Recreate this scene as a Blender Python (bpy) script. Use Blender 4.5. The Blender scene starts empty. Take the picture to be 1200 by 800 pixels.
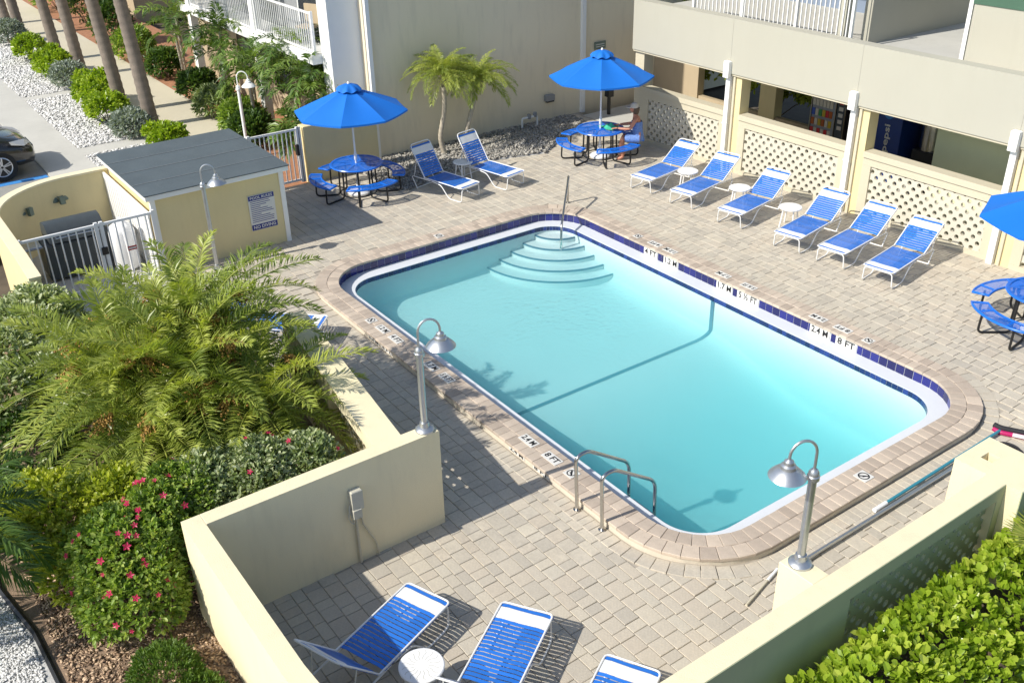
import bpy, math, random
import numpy as np
from mathutils import Vector, Matrix
random.seed(7); RNG=np.random.default_rng(7)
S=bpy.context.scene; COL=S.collection
# ------------------------------------------------------------------ camera
def cam_axes(yaw,pitch,roll):
    f=Vector((math.cos(yaw)*math.cos(pitch),math.sin(yaw)*math.cos(pitch),-math.sin(pitch)))
    r=Vector((math.sin(yaw),-math.cos(yaw),0)); u=r.cross(f)
    return r*math.cos(roll)+u*math.sin(roll), u*math.cos(roll)-r*math.sin(roll), f
CR,CU,CF=cam_axes(2.5305543,0.50365828,-0.02315168)
CAMPOS=Vector((0,0,7.8))
cd=bpy.data.cameras.new('camera'); cam=bpy.data.objects.new('camera',cd); COL.objects.link(cam)
m=Matrix((( CR.x,CU.x,-CF.x,0),(CR.y,CU.y,-CF.y,0),(CR.z,CU.z,-CF.z,7.8),(0,0,0,1))); cam.matrix_world=m
cd.sensor_fit='HORIZONTAL'; cd.sensor_width=36; cd.lens=1156.2/1200*36; cd.clip_start=.05; cd.clip_end=1500
S.camera=cam
# ------------------------------------------------------------------ sky, sun, exposure
SUN_TRAVEL=Vector((.14,1.15,-1)).normalized()
w=bpy.data.worlds.new('World'); S.world=w; w.use_nodes=True
nt=w.node_tree; bg=nt.nodes['Background']; sky=nt.nodes.new('ShaderNodeTexSky'); sky.sky_type='NISHITA'; sky.sun_disc=False
sky.sun_elevation=math.asin(-SUN_TRAVEL.z); sky.sun_rotation=math.atan2(-SUN_TRAVEL.x,-SUN_TRAVEL.y)%(2*math.pi)
nt.links.new(sky.outputs[0],bg.inputs[0]); bg.inputs[1].default_value=.13
sl=bpy.data.lights.new('sun','SUN'); sl.energy=4.55; sl.angle=math.radians(.53); sl.color=(1,.95,.855)
so=bpy.data.objects.new('sun',sl); COL.objects.link(so); so.rotation_euler=SUN_TRAVEL.to_track_quat('-Z','Y').to_euler(); so.location=(-5,-20,25)
S.view_settings.view_transform='Standard'; S.view_settings.look='None'; S.view_settings.exposure=.25; S.view_settings.gamma=1
try: S.view_settings.use_curve_mapping=False
except Exception: pass
S.cycles.max_bounces=8; S.cycles.volume_bounces=2; S.cycles.transparent_max_bounces=12
# ------------------------------------------------------------------ helpers
def tag(o,label=None,cat=None,group=None,kind=None):
    if label: o['label']=label
    if cat: o['category']=cat
    if group: o['group']=group
    if kind: o['kind']=kind
    return o
def link(o,parent=None):
    COL.objects.link(o)
    if parent is not None: o.parent=parent
    return o
def empty(name,loc=(0,0,0),rz=0,label=None,cat=None,group=None):
    o=bpy.data.objects.new(name,None); o.empty_display_size=.2; o.location=loc; o.rotation_euler=(0,0,rz); link(o); return tag(o,label,cat,group)
CHILD={}
def copy_tree(o,parent=None):
    c=o.copy(); link(c,parent)
    for ch in list(o.children): 
        if ch.name!=c.name: copy_tree(ch,c)
    return c
def dup(o,loc,rz,label,group=None):
    kids=list(o.children); c=o.copy(); link(c)
    for k in kids: copy_tree(k,c)
    c.location=loc; c.rotation_euler=(0,0,rz); c['label']=label
    if group: c['group']=group
    return c
class MB:
    def __init__(s): s.v=[]; s.f=[]; s.t=[]
    def add(s,vs,fs,tone=.5):
        b=len(s.v); s.v.extend([tuple(p) for p in vs]); s.f.extend([tuple(i+b for i in f) for f in fs]); s.t.extend([tone]*len(vs)); return s
    def prism(s,poly,z0,z1,bev=0,tone=.5,bottom=True):
        n=len(poly); cx=sum(p[0] for p in poly)/n; cy=sum(p[1] for p in poly)/n
        vs=[(p[0],p[1],z0) for p in poly]
        if bev:
            vs+=[(p[0],p[1],z1-bev) for p in poly]
            for p in poly:
                dx,dy=cx-p[0],cy-p[1]; l=math.hypot(dx,dy) or 1; k=min(bev*1.3/l,.9); vs.append((p[0]+dx*k,p[1]+dy*k,z1))
            R=3
        else: vs+=[(p[0],p[1],z1) for p in poly]; R=2
        fs=[]
        for k in range(R-1):
            for i in range(n): j=(i+1)%n; fs.append((k*n+i,k*n+j,(k+1)*n+j,(k+1)*n+i))
        fs.append(tuple((R-1)*n+i for i in range(n)))
        if bottom: fs.append(tuple(reversed(range(n))))
        return s.add(vs,fs,tone)
    def box(s,x0,x1,y0,y1,z0,z1,bev=0,tone=.5): return s.prism([(x0,y0),(x1,y0),(x1,y1),(x0,y1)],z0,z1,bev,tone)
    def tube(s,path,r,n=8,closed=False,cap=True,tone=.5,rad=None):
        P=[Vector(p) for p in path]; N=len(P)
        T=[]
        for i in range(N):
            a=P[(i-1)%N] if (closed or i>0) else P[i]; b=P[(i+1)%N] if (closed or i<N-1) else P[i]
            t=(b-a); T.append(t.normalized() if t.length>1e-9 else Vector((0,0,1)))
        up=Vector((0,0,1)) if abs(T[0].z)<.9 else Vector((1,0,0))
        u=(up-T[0]*up.dot(T[0])).normalized(); vs=[]
        for i in range(N):
            u=(u-T[i]*u.dot(T[i])).normalized(); v=T[i].cross(u); rr=rad[i] if rad else r
            for k in range(n):
                a=2*math.pi*k/n; vs.append(P[i]+u*(rr*math.cos(a))+v*(rr*math.sin(a)))
        fs=[]
        for i in range(N if closed else N-1):
            j=(i+1)%N
            for k in range(n): l=(k+1)%n; fs.append((i*n+k,i*n+l,j*n+l,j*n+k))
        if cap and not closed: fs.append(tuple(reversed(range(n)))); fs.append(tuple((N-1)*n+k for k in range(n)))
        return s.add(vs,fs,tone)
    def lathe(s,prof,n=24,c=(0,0,0),tone=.5,cap=True,a0=0):
        vs=[]; fs=[]
        for r,z in prof:
            for k in range(n): a=a0+2*math.pi*k/n; vs.append((c[0]+r*math.cos(a),c[1]+r*math.sin(a),c[2]+z))
        for i in range(len(prof)-1):
            for k in range(n): l=(k+1)%n; fs.append((i*n+k,i*n+l,(i+1)*n+l,(i+1)*n+k))
        if cap: fs.append(tuple(reversed(range(n)))); fs.append(tuple((len(prof)-1)*n+k for k in range(n)))
        return s.add(vs,fs,tone)
    def xform(s,M):
        s.v=[tuple(M@Vector(p)) for p in s.v]; return s
    def mesh(s,name,mat,smooth=False):
        me=bpy.data.meshes.new(name); me.from_pydata(s.v,[],s.f)
        a=me.attributes.new('tone','FLOAT','POINT'); a.data.foreach_set('value',s.t)
        if mat: me.materials.append(mat)
        if smooth: me.polygons.foreach_set('use_smooth',[True]*len(me.polygons))
        me.update(); return me
    def build(s,name,mat,parent=None,smooth=False,loc=None):
        o=bpy.data.objects.new(name,s.mesh(name,mat,smooth)); 
        if loc: o.location=loc
        return link(o,parent)
def autosmooth(o,ang=40):
    me=o.data
    me.polygons.foreach_set('use_smooth',[True]*len(me.polygons))
    try: me.set_sharp_from_angle(angle=math.radians(ang))
    except Exception: pass
    return o
def fillet(pts,r,n=5,closed=False):
    P=[Vector(p) for p in pts]; out=[]; N=len(P)
    for i,p in enumerate(P):
        if not closed and (i==0 or i==N-1): out.append(p); continue
        a=P[(i-1)%N]-p; b=P[(i+1)%N]-p; k=min(r,a.length*.48,b.length*.48)
        p0=p+a.normalized()*k; p1=p+b.normalized()*k
        for q in range(n+1):
            t=q/n; out.append(p0*(1-t)**2+p*2*t*(1-t)+p1*t*t)
    return out
TX={}
def text_part(body,size,mat,parent,M,name='lettering',width=None):
    key=(body,)
    if key not in TX:
        cu=bpy.data.curves.new('t','FONT'); cu.body=body; cu.align_x='CENTER'; cu.align_y='CENTER'; cu.size=1; cu.extrude=.004; cu.resolution_u=2; cu.offset=.018
        ob=bpy.data.objects.new('t',cu); COL.objects.link(ob); bpy.context.view_layer.update()
        dg=bpy.context.evaluated_depsgraph_get(); me=bpy.data.meshes.new_from_object(ob.evaluated_get(dg)); bpy.data.objects.remove(ob)
        me.name='lettering'; TX[key]=me
    me=TX[key].copy(); me.materials.clear(); me.materials.append(mat)
    xs=[v.co.x for v in me.vertices]; wd=max(xs)-min(xs); sx=size if not width else width/wd
    o=bpy.data.objects.new(name,me); link(o,parent)
    o.matrix_local=M@Matrix.Diagonal((sx,size,size if False else .3,1)); return o
def frame(o,xa,ya):
    xa=Vector(xa).normalized(); ya=Vector(ya).normalized(); za=xa.cross(ya)
    return Matrix(((xa.x,ya.x,za.x,o[0]),(xa.y,ya.y,za.y,o[1]),(xa.z,ya.z,za.z,o[2]),(0,0,0,1)))
# ------------------------------------------------------------------ materials
def nodes(name):
    m=bpy.data.materials.new(name); m.use_nodes=True; t=m.node_tree; return m,t,t.nodes['Principled BSDF']
def mat(name,col,rough=.6,var=.12,scale=3,fine=60,bump=0,metal=0,stain=0,staincol=None,spec=.5,tonevar=0,tint=None,coat=0):
    m,t,b=nodes(name); N=t.nodes; L=t.links
    tc=N.new('ShaderNodeTexCoord')
    n1=N.new('ShaderNodeTexNoise'); n1.inputs['Scale'].default_value=scale; n1.inputs['Detail'].default_value=6; L.new(tc.outputs['Object'],n1.inputs['Vector'])
    n2=N.new('ShaderNodeTexNoise'); n2.inputs['Scale'].default_value=fine; n2.inputs['Detail'].default_value=4; L.new(tc.outputs['Object'],n2.inputs['Vector'])
    ad=N.new('ShaderNodeMath'); ad.operation='ADD'; L.new(n1.outputs[0],ad.inputs[0]); L.new(n2.outputs[0],ad.inputs[1])
    mr=N.new('ShaderNodeMapRange'); mr.inputs[1].default_value=.6; mr.inputs[2].default_value=1.4; L.new(ad.outputs[0],mr.inputs[0])
    mx=N.new('ShaderNodeMix'); mx.data_type='RGBA'; L.new(mr.outputs[0],mx.inputs[0])
    lo=[c*(1-var) for c in col]; hi=[min(c*(1+var),.95) for c in col]
    mx.inputs[6].default_value=(*lo,1); mx.inputs[7].default_value=(*hi,1); out=mx.outputs[2]
    if tonevar or tint:
        at=N.new('ShaderNodeAttribute'); at.attribute_name='tone'
        m2=N.new('ShaderNodeMix'); m2.data_type='RGBA'; m2.blend_type='MULTIPLY'; m2.inputs[0].default_value=1
        rp=N.new('ShaderNodeValToRGB'); L.new(at.outputs['Fac'],rp.inputs[0]); e=rp.color_ramp.elements
        tt=tint or [(0,(1-tonevar,)*3),(1,(1+tonevar,)*3)]
        e[0].position=tt[0][0]; e[0].color=(*tt[0][1],1); e[1].position=tt[-1][0]; e[1].color=(*tt[-1][1],1)
        for p,c in tt[1:-1]: q=e.new(p); q.color=(*c,1)
        L.new(out,m2.inputs[6]); L.new(rp.outputs[0],m2.inputs[7]); out=m2.outputs[2]
    if stain:
        mp=N.new('ShaderNodeMapping'); mp.inputs['Scale'].default_value=(1.2,1.2,.22); L.new(tc.outputs['Object'],mp.inputs[0])
        n3=N.new('ShaderNodeTexNoise'); n3.inputs['Scale'].default_value=4; n3.inputs['Detail'].default_value=8; n3.inputs['Roughness'].default_value=.65; L.new(mp.outputs[0],n3.inputs['Vector'])
        r3=N.new('ShaderNodeMapRange'); r3.inputs[1].default_value=.5; r3.inputs[2].default_value=.78; r3.inputs[4].default_value=stain; L.new(n3.outputs[0],r3.inputs[0])
        m3=N.new('ShaderNodeMix'); m3.data_type='RGBA'; L.new(r3.outputs[0],m3.inputs[0]); L.new(out,m3.inputs[6]); m3.inputs[7].default_value=(*(staincol or [c*.55 for c in col]),1); out=m3.outputs[2]
    L.new(out,b.inputs['Base Color']); b.inputs['Roughness'].default_value=rough; b.inputs['Metallic'].default_value=metal; b.inputs['Specular IOR Level'].default_value=spec
    if coat: b.inputs['Coat Weight'].default_value=coat; b.inputs['Coat Roughness'].default_value=.05
    if bump:
        bp=N.new('ShaderNodeBump'); bp.inputs['Strength'].default_value=bump; bp.inputs['Distance'].default_value=.01; L.new(n2.outputs[0],bp.inputs['Height']); L.new(bp.outputs[0],b.inputs['Normal'])
    return m
def leafmat(name,cols,trans=.35,rough=.42,spec=.4):
    """cols: list of (pos,colour) over the per-leaf tone"""
    m,t,b=nodes(name); N=t.nodes; L=t.links
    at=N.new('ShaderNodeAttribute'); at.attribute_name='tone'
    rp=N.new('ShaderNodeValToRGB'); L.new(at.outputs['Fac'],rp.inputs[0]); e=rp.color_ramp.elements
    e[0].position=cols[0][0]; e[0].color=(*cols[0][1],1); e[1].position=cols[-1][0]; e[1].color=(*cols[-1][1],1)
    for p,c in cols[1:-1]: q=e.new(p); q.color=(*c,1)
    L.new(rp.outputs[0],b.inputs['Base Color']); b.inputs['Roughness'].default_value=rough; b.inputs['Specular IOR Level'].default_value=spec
    tr=N.new('ShaderNodeBsdfTranslucent'); hs=N.new('ShaderNodeMix'); hs.data_type='RGBA'; hs.blend_type='MULTIPLY'; hs.inputs[0].default_value=1; hs.inputs[7].default_value=(1.25,1.3,.5,1); L.new(rp.outputs[0],hs.inputs[6]); L.new(hs.outputs[2],tr.inputs[0])
    mx=N.new('ShaderNodeMixShader'); mx.inputs[0].default_value=trans; L.new(b.outputs[0],mx.inputs[1]); L.new(tr.outputs[0],mx.inputs[2])
    L.new(mx.outputs[0],N['Material Output'].inputs[0]); return m
M={}
M['cream']=mat('cream_stucco',(.79,.70,.475),.8,.06,1.2,120,bump=.4,stain=.32,staincol=(.56,.49,.34))
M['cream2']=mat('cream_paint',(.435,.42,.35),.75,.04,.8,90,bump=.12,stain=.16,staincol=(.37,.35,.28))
M['yellow']=mat('yellow_stucco',(.72,.61,.34),.8,.06,1.5,120,bump=.25,stain=.2,staincol=(.5,.42,.24))
M['greywall']=mat('grey_stucco',(.77,.68,.50),.85,.05,.7,100,bump=.2,stain=.2,staincol=(.3,.28,.22))
M['sage']=mat('sage_paint',(.66,.70,.46),.7,.05)
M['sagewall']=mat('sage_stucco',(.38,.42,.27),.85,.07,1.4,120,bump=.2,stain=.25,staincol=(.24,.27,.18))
M['screen']=mat('screen_paint',(.58,.545,.45),.75,.05,3,80)
M['white']=mat('white_paint',(.82,.82,.80),.45,.03,4,60)
M['whitemetal']=mat('white_metal',(.80,.80,.79),.35,.05,6,80,spec=.5)
M['plasticwhite']=mat('white_plastic',(.82,.82,.82),.35,.04,8,90)
M['paver']=mat('paver',(.49,.45,.38),.85,.16,2.2,40,bump=.35,tint=[(0,(.87,.86,.85)),(.25,(.98,.96,.93)),(.5,(1.03,1.02,.99)),(.75,(1.0,.955,.91)),(1,(1.09,1.07,1.02))],stain=.4,staincol=(.31,.275,.23))
M['coping']=mat('coping_brick',(.48,.41,.34),.8,.15,5,60,bump=.35,tint=[(0,(.82,.79,.77)),(.5,(1,.98,.96)),(1,(1.15,1.12,1.08))])
M['riser']=mat('coping_riser',(.62,.56,.46),.8,.08,6,60,bump=.2)
M['joint']=mat('joint_sand',(.36,.32,.265),.95,.2,6,80)
M['plaster']=mat('pool_plaster',(.65,.665,.665),.6,.03,1,30)
M['gutter']=mat('gutter_white',(.64,.665,.70),.5,.04,3,60)
M['tileblue']=mat('tile_blue',(.010,.014,.135),.15,.25,30,150,tonevar=.45,spec=.6)
M['tiledark']=mat('tile_dark',(.02,.035,.16),.18,.25,30,150,tonevar=.45,spec=.6)
M['tilestep']=mat('tile_hazed',(.06,.16,.24),.3,.2,30,150)  # navy tile under water, its colour lightened to stand for the water's haze
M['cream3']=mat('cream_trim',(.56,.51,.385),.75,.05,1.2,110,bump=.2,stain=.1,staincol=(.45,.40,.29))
M['plaque']=mat('plaque_white',(.66,.65,.62),.4,.04,20,90)
M['black']=mat('black_paint',(.012,.012,.013),.4,.1)
M['ink']=mat('black_ink',(.015,.015,.017),.5,.1)
M['redink']=mat('red_ink',(.45,.03,.03),.5,.1)
M['steel']=mat('stainless',(.55,.54,.52),.22,.08,8,80,metal=1)
M['galv']=mat('galvanised',(.52,.54,.56),.38,.10,12,80,metal=.85)
M['bluecanvas']=mat('blue_canvas',(.0,.145,.58),.75,.06,2,300,bump=.1)
M['bluevinyl']=mat('blue_vinyl',(.025,.17,.62),.4,.08,5,90,tonevar=.12)
M['whitevinyl']=mat('white_vinyl',(.80,.80,.79),.4,.04,5,90)
M['bluecoat']=mat('blue_plastisol',(.008,.15,.66),.3,.06,6,90)
M['roof']=mat('roof_membrane',(.075,.098,.112),.75,.18,1.3,30,bump=.2,stain=.3,staincol=(.12,.14,.15))
M['seam']=mat('roof_seam',(.15,.17,.18),.7,.2,3,30)
M['bluedim']=mat('blue_grey_shade',(.20,.25,.34),.6,.1)  # stairwell shade put into the wall colour as a dark blue-grey
M['concrete']=mat('concrete',(.50,.49,.45),.9,.10,1.1,50,bump=.25,stain=.25,staincol=(.36,.35,.32))
M['walk']=mat('walkway',(.55,.50,.38),.9,.08,1,50,bump=.2,stain=.12)
M['asphalt']=mat('asphalt',(.30,.30,.285),.95,.15,4,120,bump=.5,stain=.3,staincol=(.2,.2,.19))
M['bluepaint']=mat('blue_road_paint',(.05,.25,.62),.7,.15,10,60)
M['soil']=mat('soil',(.10,.078,.055),.95,.3,4,60,bump=.6)
M['mulch']=mat('mulch_ground',(.27,.19,.13),.95,.35,6,90,bump=.8)
M['chip']=mat('mulch_chip',(.40,.285,.19),.9,.25,8,60,tint=[(0,(.35,.3,.28)),(.5,(1,.95,.9)),(1,(1.7,1.75,1.75))])
M['redmulch']=mat('red_mulch',(.36,.17,.09),.95,.35,6,70,bump=.6)
M['whiterock']=mat('white_rock',(.66,.65,.63),.85,.10,6,40,tonevar=.22)
M['rockbed']=mat('rock_bed',(.52,.515,.50),.95,.3,9,70,bump=.7)
M['greyrock']=mat('grey_rock',(.33,.31,.275),.85,.15,6,40,tonevar=.4)
M['lawn']=mat('lawn',(.09,.16,.035),.95,.3,5,80,bump=.5)
M['bark']=mat('palm_bark',(.20,.165,.135),.9,.25,3,35,bump=.8,tonevar=.35)
M['palebark']=mat('pale_bark',(.42,.37,.29),.85,.2,4,40,bump=.5,tonevar=.3)
M['twig']=mat('twig',(.13,.095,.06),.9,.25,6,60)
M['bronze']=mat('fixture_green',(.16,.21,.17),.6,.2,10,60)
M['grill']=mat('dark_grey_lid',(.055,.065,.07),.4,.2,8,60)
M['glassdark']=mat('dark_glass',(.02,.024,.03),.08,.1,spec=.8)
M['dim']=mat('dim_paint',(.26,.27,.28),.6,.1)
M['tan']=mat('tan_stucco',(.45,.36,.24),.85,.08,1,90,bump=.2,stain=.2)
M['greenband']=mat('green_paint',(.06,.13,.085),.7,.08)
M['pearl']=mat('ink_blue',(.02,.03,.20),.5,.1)
M['carpaint']=mat('car_paint',(.014,.013,.013),.25,.1,3,60,spec=.6,coat=.8)
M['rubber']=mat('rubber',(.018,.018,.018),.85,.2)
M['alloy']=mat('alloy',(.62,.63,.65),.3,.06,metal=.7)
M['lampglass']=mat('lamp_lens',(.5,.52,.54),.12,.1,spec=.9)
M['skin']=mat('skin',(.50,.22,.14),.55,.08)
M['swim']=mat('swimsuit',(.12,.22,.50),.7,.5,28,60)
M['hat']=mat('cap_cloth',(.55,.50,.42),.8,.1)
M['hair']=mat('hair',(.10,.065,.04),.6,.2)
M['greentowel']=mat('green_towel',(.05,.48,.30),.9,.12,14,120,bump=.5)
M['teal']=mat('teal_pole',(.04,.24,.32),.35,.1)
M['magenta']=mat('magenta_plastic',(.42,.012,.11),.4,.1)
M['netblack']=mat('net_black',(.02,.02,.024),.8,.2)
M['cordgrey']=mat('conduit',(.55,.50,.38),.6,.08)
M['boxgrey']=mat('utility_box',(.50,.48,.40),.55,.08)
def mesh_mat():
    m,t,b=nodes('blue_perforated'); N=t.nodes; L=t.links; b.inputs['Base Color'].default_value=(.008,.15,.66,1); b.inputs['Roughness'].default_value=.3
    tc=N.new('ShaderNodeTexCoord'); v=N.new('ShaderNodeTexVoronoi'); v.inputs['Scale'].default_value=45; v.inputs['Randomness'].default_value=0; L.new(tc.outputs['Object'],v.inputs['Vector'])
    lt=N.new('ShaderNodeMath'); lt.operation='LESS_THAN'; lt.inputs[1].default_value=.40; L.new(v.outputs['Distance'],lt.inputs[0])
    tr=N.new('ShaderNodeBsdfTransparent'); mx=N.new('ShaderNodeMixShader'); L.new(lt.outputs[0],mx.inputs[0]); L.new(b.outputs[0],mx.inputs[1]); L.new(tr.outputs[0],mx.inputs[2]); L.new(mx.outputs[0],N['Material Output'].inputs[0]); return m
M['perf']=mesh_mat()
def water_mat():
    m=bpy.data.materials.new('pool_water'); m.use_nodes=True; t=m.node_tree; N=t.nodes; L=t.links; N.remove(N['Principled BSDF']); out=N['Material Output']
    tc=N.new('ShaderNodeTexCoord'); n1=N.new('ShaderNodeTexNoise'); n1.inputs['Scale'].default_value=9; n1.inputs['Detail'].default_value=4; L.new(tc.outputs['Object'],n1.inputs['Vector'])
    n0=N.new('ShaderNodeTexNoise'); n0.inputs['Scale'].default_value=.35; n0.inputs['Detail'].default_value=2; L.new(tc.outputs['Object'],n0.inputs['Vector'])
    mr=N.new('ShaderNodeMapRange'); mr.inputs[1].default_value=.4; mr.inputs[2].default_value=.65; mr.inputs[3].default_value=.15; mr.inputs[4].default_value=1; L.new(n0.outputs[0],mr.inputs[0])
    mu=N.new('ShaderNodeMath'); mu.operation='MULTIPLY'; L.new(n1.outputs[0],mu.inputs[0]); L.new(mr.outputs[0],mu.inputs[1])
    bp=N.new('ShaderNodeBump'); bp.inputs['Strength'].default_value=.8; bp.inputs['Distance'].default_value=.04; L.new(mu.outputs[0],bp.inputs['Height'])
    lw=N.new('ShaderNodeLayerWeight'); lw.inputs[0].default_value=.5; L.new(bp.outputs[0],lw.inputs[1])
    pw=N.new('ShaderNodeMath'); pw.operation='POWER'; pw.inputs[1].default_value=5; L.new(lw.outputs['Facing'],pw.inputs[0])
    fr=N.new('ShaderNodeMath'); fr.operation='MULTIPLY_ADD'; fr.inputs[1].default_value=.97; fr.inputs[2].default_value=.02; L.new(pw.outputs[0],fr.inputs[0])
    tr=N.new('ShaderNodeBsdfTransparent'); tr.inputs[0].default_value=(.93,.985,.99,1)
    gl=N.new('ShaderNodeBsdfGlossy'); gl.inputs['Roughness'].default_value=.03; L.new(bp.outputs[0],gl.inputs['Normal'])
    mx=N.new('ShaderNodeMixShader'); L.new(fr.outputs[0],mx.inputs[0]); L.new(tr.outputs[0],mx.inputs[1]); L.new(gl.outputs[0],mx.inputs[2]); L.new(mx.outputs[0],out.inputs[0])
    va=N.new('ShaderNodeVolumeAbsorption'); va.inputs['Color'].default_value=(.03,.87,.92,1); va.inputs['Density'].default_value=.36
    vs=N.new('ShaderNodeVolumeScatter'); vs.inputs['Color'].default_value=(.5,.95,1,1); vs.inputs['Density'].default_value=.28; vs.inputs['Anisotropy'].default_value=.3
    av=N.new('ShaderNodeAddShader'); L.new(va.outputs[0],av.inputs[0]); L.new(vs.outputs[0],av.inputs[1]); L.new(av.outputs[0],out.inputs['Volume']); return m
M['water']=water_mat()
M['l_clusia']=leafmat('leaf_clusia',[(0,(.10,.18,.015)),(.5,(.30,.43,.03)),(1,(.52,.60,.09))],.42,.28,.5)
M['l_hib']=leafmat('leaf_hibiscus',[(0,(.08,.15,.025)),(.55,(.25,.37,.065)),(1,(.50,.58,.16))],.42)
M['l_yel']=leafmat('leaf_yellow',[(0,(.14,.20,.02)),(.5,(.40,.46,.05)),(1,(.65,.65,.14))],.45)
M['l_var']=leafmat('leaf_variegated',[(0,(.09,.14,.05)),(.5,(.25,.32,.13)),(1,(.60,.63,.42))],.3)
M['l_dark']=leafmat('leaf_dark',[(0,(.025,.06,.012)),(.6,(.08,.15,.03)),(1,(.20,.29,.06))],.3)
M['l_silver']=leafmat('leaf_silver',[(0,(.14,.18,.15)),(.5,(.30,.35,.30)),(1,(.50,.54,.48))],.2,.6,.3)
M['l_jun']=leafmat('leaf_juniper',[(0,(.04,.10,.015)),(.5,(.11,.20,.03)),(1,(.22,.32,.06))],.3)
M['l_palm']=leafmat('leaf_palm',[(0,(.11,.16,.035)),(.5,(.29,.36,.07)),(.9,(.46,.50,.11)),(1,(.52,.52,.16))],.4,.38,.5)
M['l_palm2']=leafmat('leaf_palm_yellow',[(0,(.08,.12,.02)),(.5,(.23,.29,.04)),(1,(.46,.46,.10))],.35,.38,.5)
M['l_palmd']=leafmat('leaf_palm_dark',[(0,(.03,.07,.015)),(.5,(.10,.18,.035)),(1,(.26,.36,.08))],.3,.4,.5)
M['fruit']=mat('date_fruit',(.36,.20,.04),.7,.3,20,60,tonevar=.4)
M['petal']=leafmat('petal_pink',[(0,(.55,.02,.10)),(1,(.75,.06,.18))],.3)
# ------------------------------------------------------------------ ground sheets
def ss(a,b,x):
    t=max(0,min(1,(x-a)/(b-a))); return t*t*(3-2*t)
DROP=.09
def deckz(x,y):
    sl_=ss(7.4,6.2,y)*ss(-16.4,-14.2,x); sn=ss(-6.6,-5.4,x)*ss(13.2,11.6,y); return -DROP*max(sl_,sn)
def sheet(name,poly,z,mt,kind='structure'):
    b=MB(); b.add([(x,y,z) for x,y in poly],[tuple(range(len(poly)))]); return tag(b.build(name,mt),kind=kind)
b=MB()
for x0,x1,y0,y1 in ((-400,-16.6,-400,400),(-5.3,400,-400,400),(-16.6,-5.3,-400,6.1),(-16.6,-5.3,13.2,400)): b.add([(x0,y0,-.3),(x1,y0,-.3),(x1,y1,-.3),(x0,y1,-.3)],[(0,1,2,3)])
tag(b.build('ground',M['soil']),kind='structure')
sheet('lawn',[(-60,27),(0,27),(0,120),(-60,120)],-.22,M['lawn'])
sheet('road',[(-70,-12),(-21,-12),(-21,4.1),(-70,4.1)],-.02,M['asphalt'])
pv=MB(); pv.box(-70,-20.9,4.1,5.2,-.2,.015); tag(pv.build('pavement',M['concrete']),kind='structure')
cp=MB(); cp.box(-26.95,-26.25,5.2,7.5,-.2,.012); cp.box(-33.4,-32.9,5.2,7.5,-.2,.012); tag(cp.build('path',M['concrete']),kind='structure')
wk=MB(); wk.box(-60,-24.3,7.62,9.2,-.2,.03); tag(wk.build('walkway',M['walk']),kind='structure')
sheet('gravel_bed',[(-60,5.2),(-20.9,5.2),(-20.9,7.65),(-60,7.65)],-.005,M['rockbed'])
sheet('foundation_bed',[(-60,9.15),(-20.8,9.15),(-20.8,12),(-60,12)],-.006,M['redmulch'])
sheet('bed_by_gate',[(-24.35,7.6),(-20.8,7.6),(-20.8,9.2),(-24.35,9.2)],-.004,M['redmulch'])
sheet('mulch_bed',[(-17.6,.1),(-10.4,.08),(-9.48,.24),(-8.56,.28),(-5,.3),(-4,1),(-3.9,1.9),(-8.55,1.9),(-8.55,4.2),(-12.4,4.6),(-17.6,4.5)],-.04,M['mulch'])
sheet('white_gravel',[(-20,-6),(-3,-6),(-3,.3),(-8.56,.28),(-9.48,.24),(-10.4,.08),(-20,.1)],-.05,M['rockbed'])
sheet('hedge_soil',[(-4.2,2),(6,2),(6,16),(-4.2,16)],-.06,M['soil'])
ed=MB(); ed.tube([(-20,.1,-.03),(-10.4,.08,-.03),(-9.48,.24,-.03),(-8.56,.28,-.03),(-5,.3,-.03)],.035,6); tag(ed.build('bed_edging',M['black']),'black plastic edging strip between white gravel and brown mulch','edging')
# loose chips and stones
def stones(name,pts,zs,size,mt,flat=.6,elong=1.0,kind='stuff',parent=None):
    n=len(pts); pts=np.array(pts); base=np.array([[1,0,0],[0,1,0],[-1,0,0],[0,-1,0],[0,0,1],[0,0,-1]],float)
    F=np.array([[0,1,4],[1,2,4],[2,3,4],[3,0,4],[1,0,5],[2,1,5],[3,2,5],[0,3,5]])
    sc=size*(.5+RNG.random((n,1,1)))*np.stack([np.full(n,elong),.55+.5*RNG.random(n),flat*(.6+.8*RNG.random(n))],1)[:,None,:]
    V=base[None]*sc*(1+.35*RNG.standard_normal((n,6,1)).clip(-1.4,1.4)*.6)
    a=RNG.random(n)*6.283; c,s_=np.cos(a),np.sin(a); tl=(RNG.random(n)-.5)*.9
    x=V[:,:,0]; y=V[:,:,1]; z=V[:,:,2]+V[:,:,0]*tl[:,None]
    V=np.stack([x*c[:,None]-y*s_[:,None]+pts[:,None,0],x*s_[:,None]+y*c[:,None]+pts[:,None,1],z+np.asarray(zs).reshape(-1,1)+0*x],2).reshape(-1,3)
    FF=(F[None]+6*np.arange(n)[:,None,None]).reshape(-1,3)
    return tag(rawmesh(name,V,FF,np.repeat(RNG.random(n),6),mt,parent),kind=kind)
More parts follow.
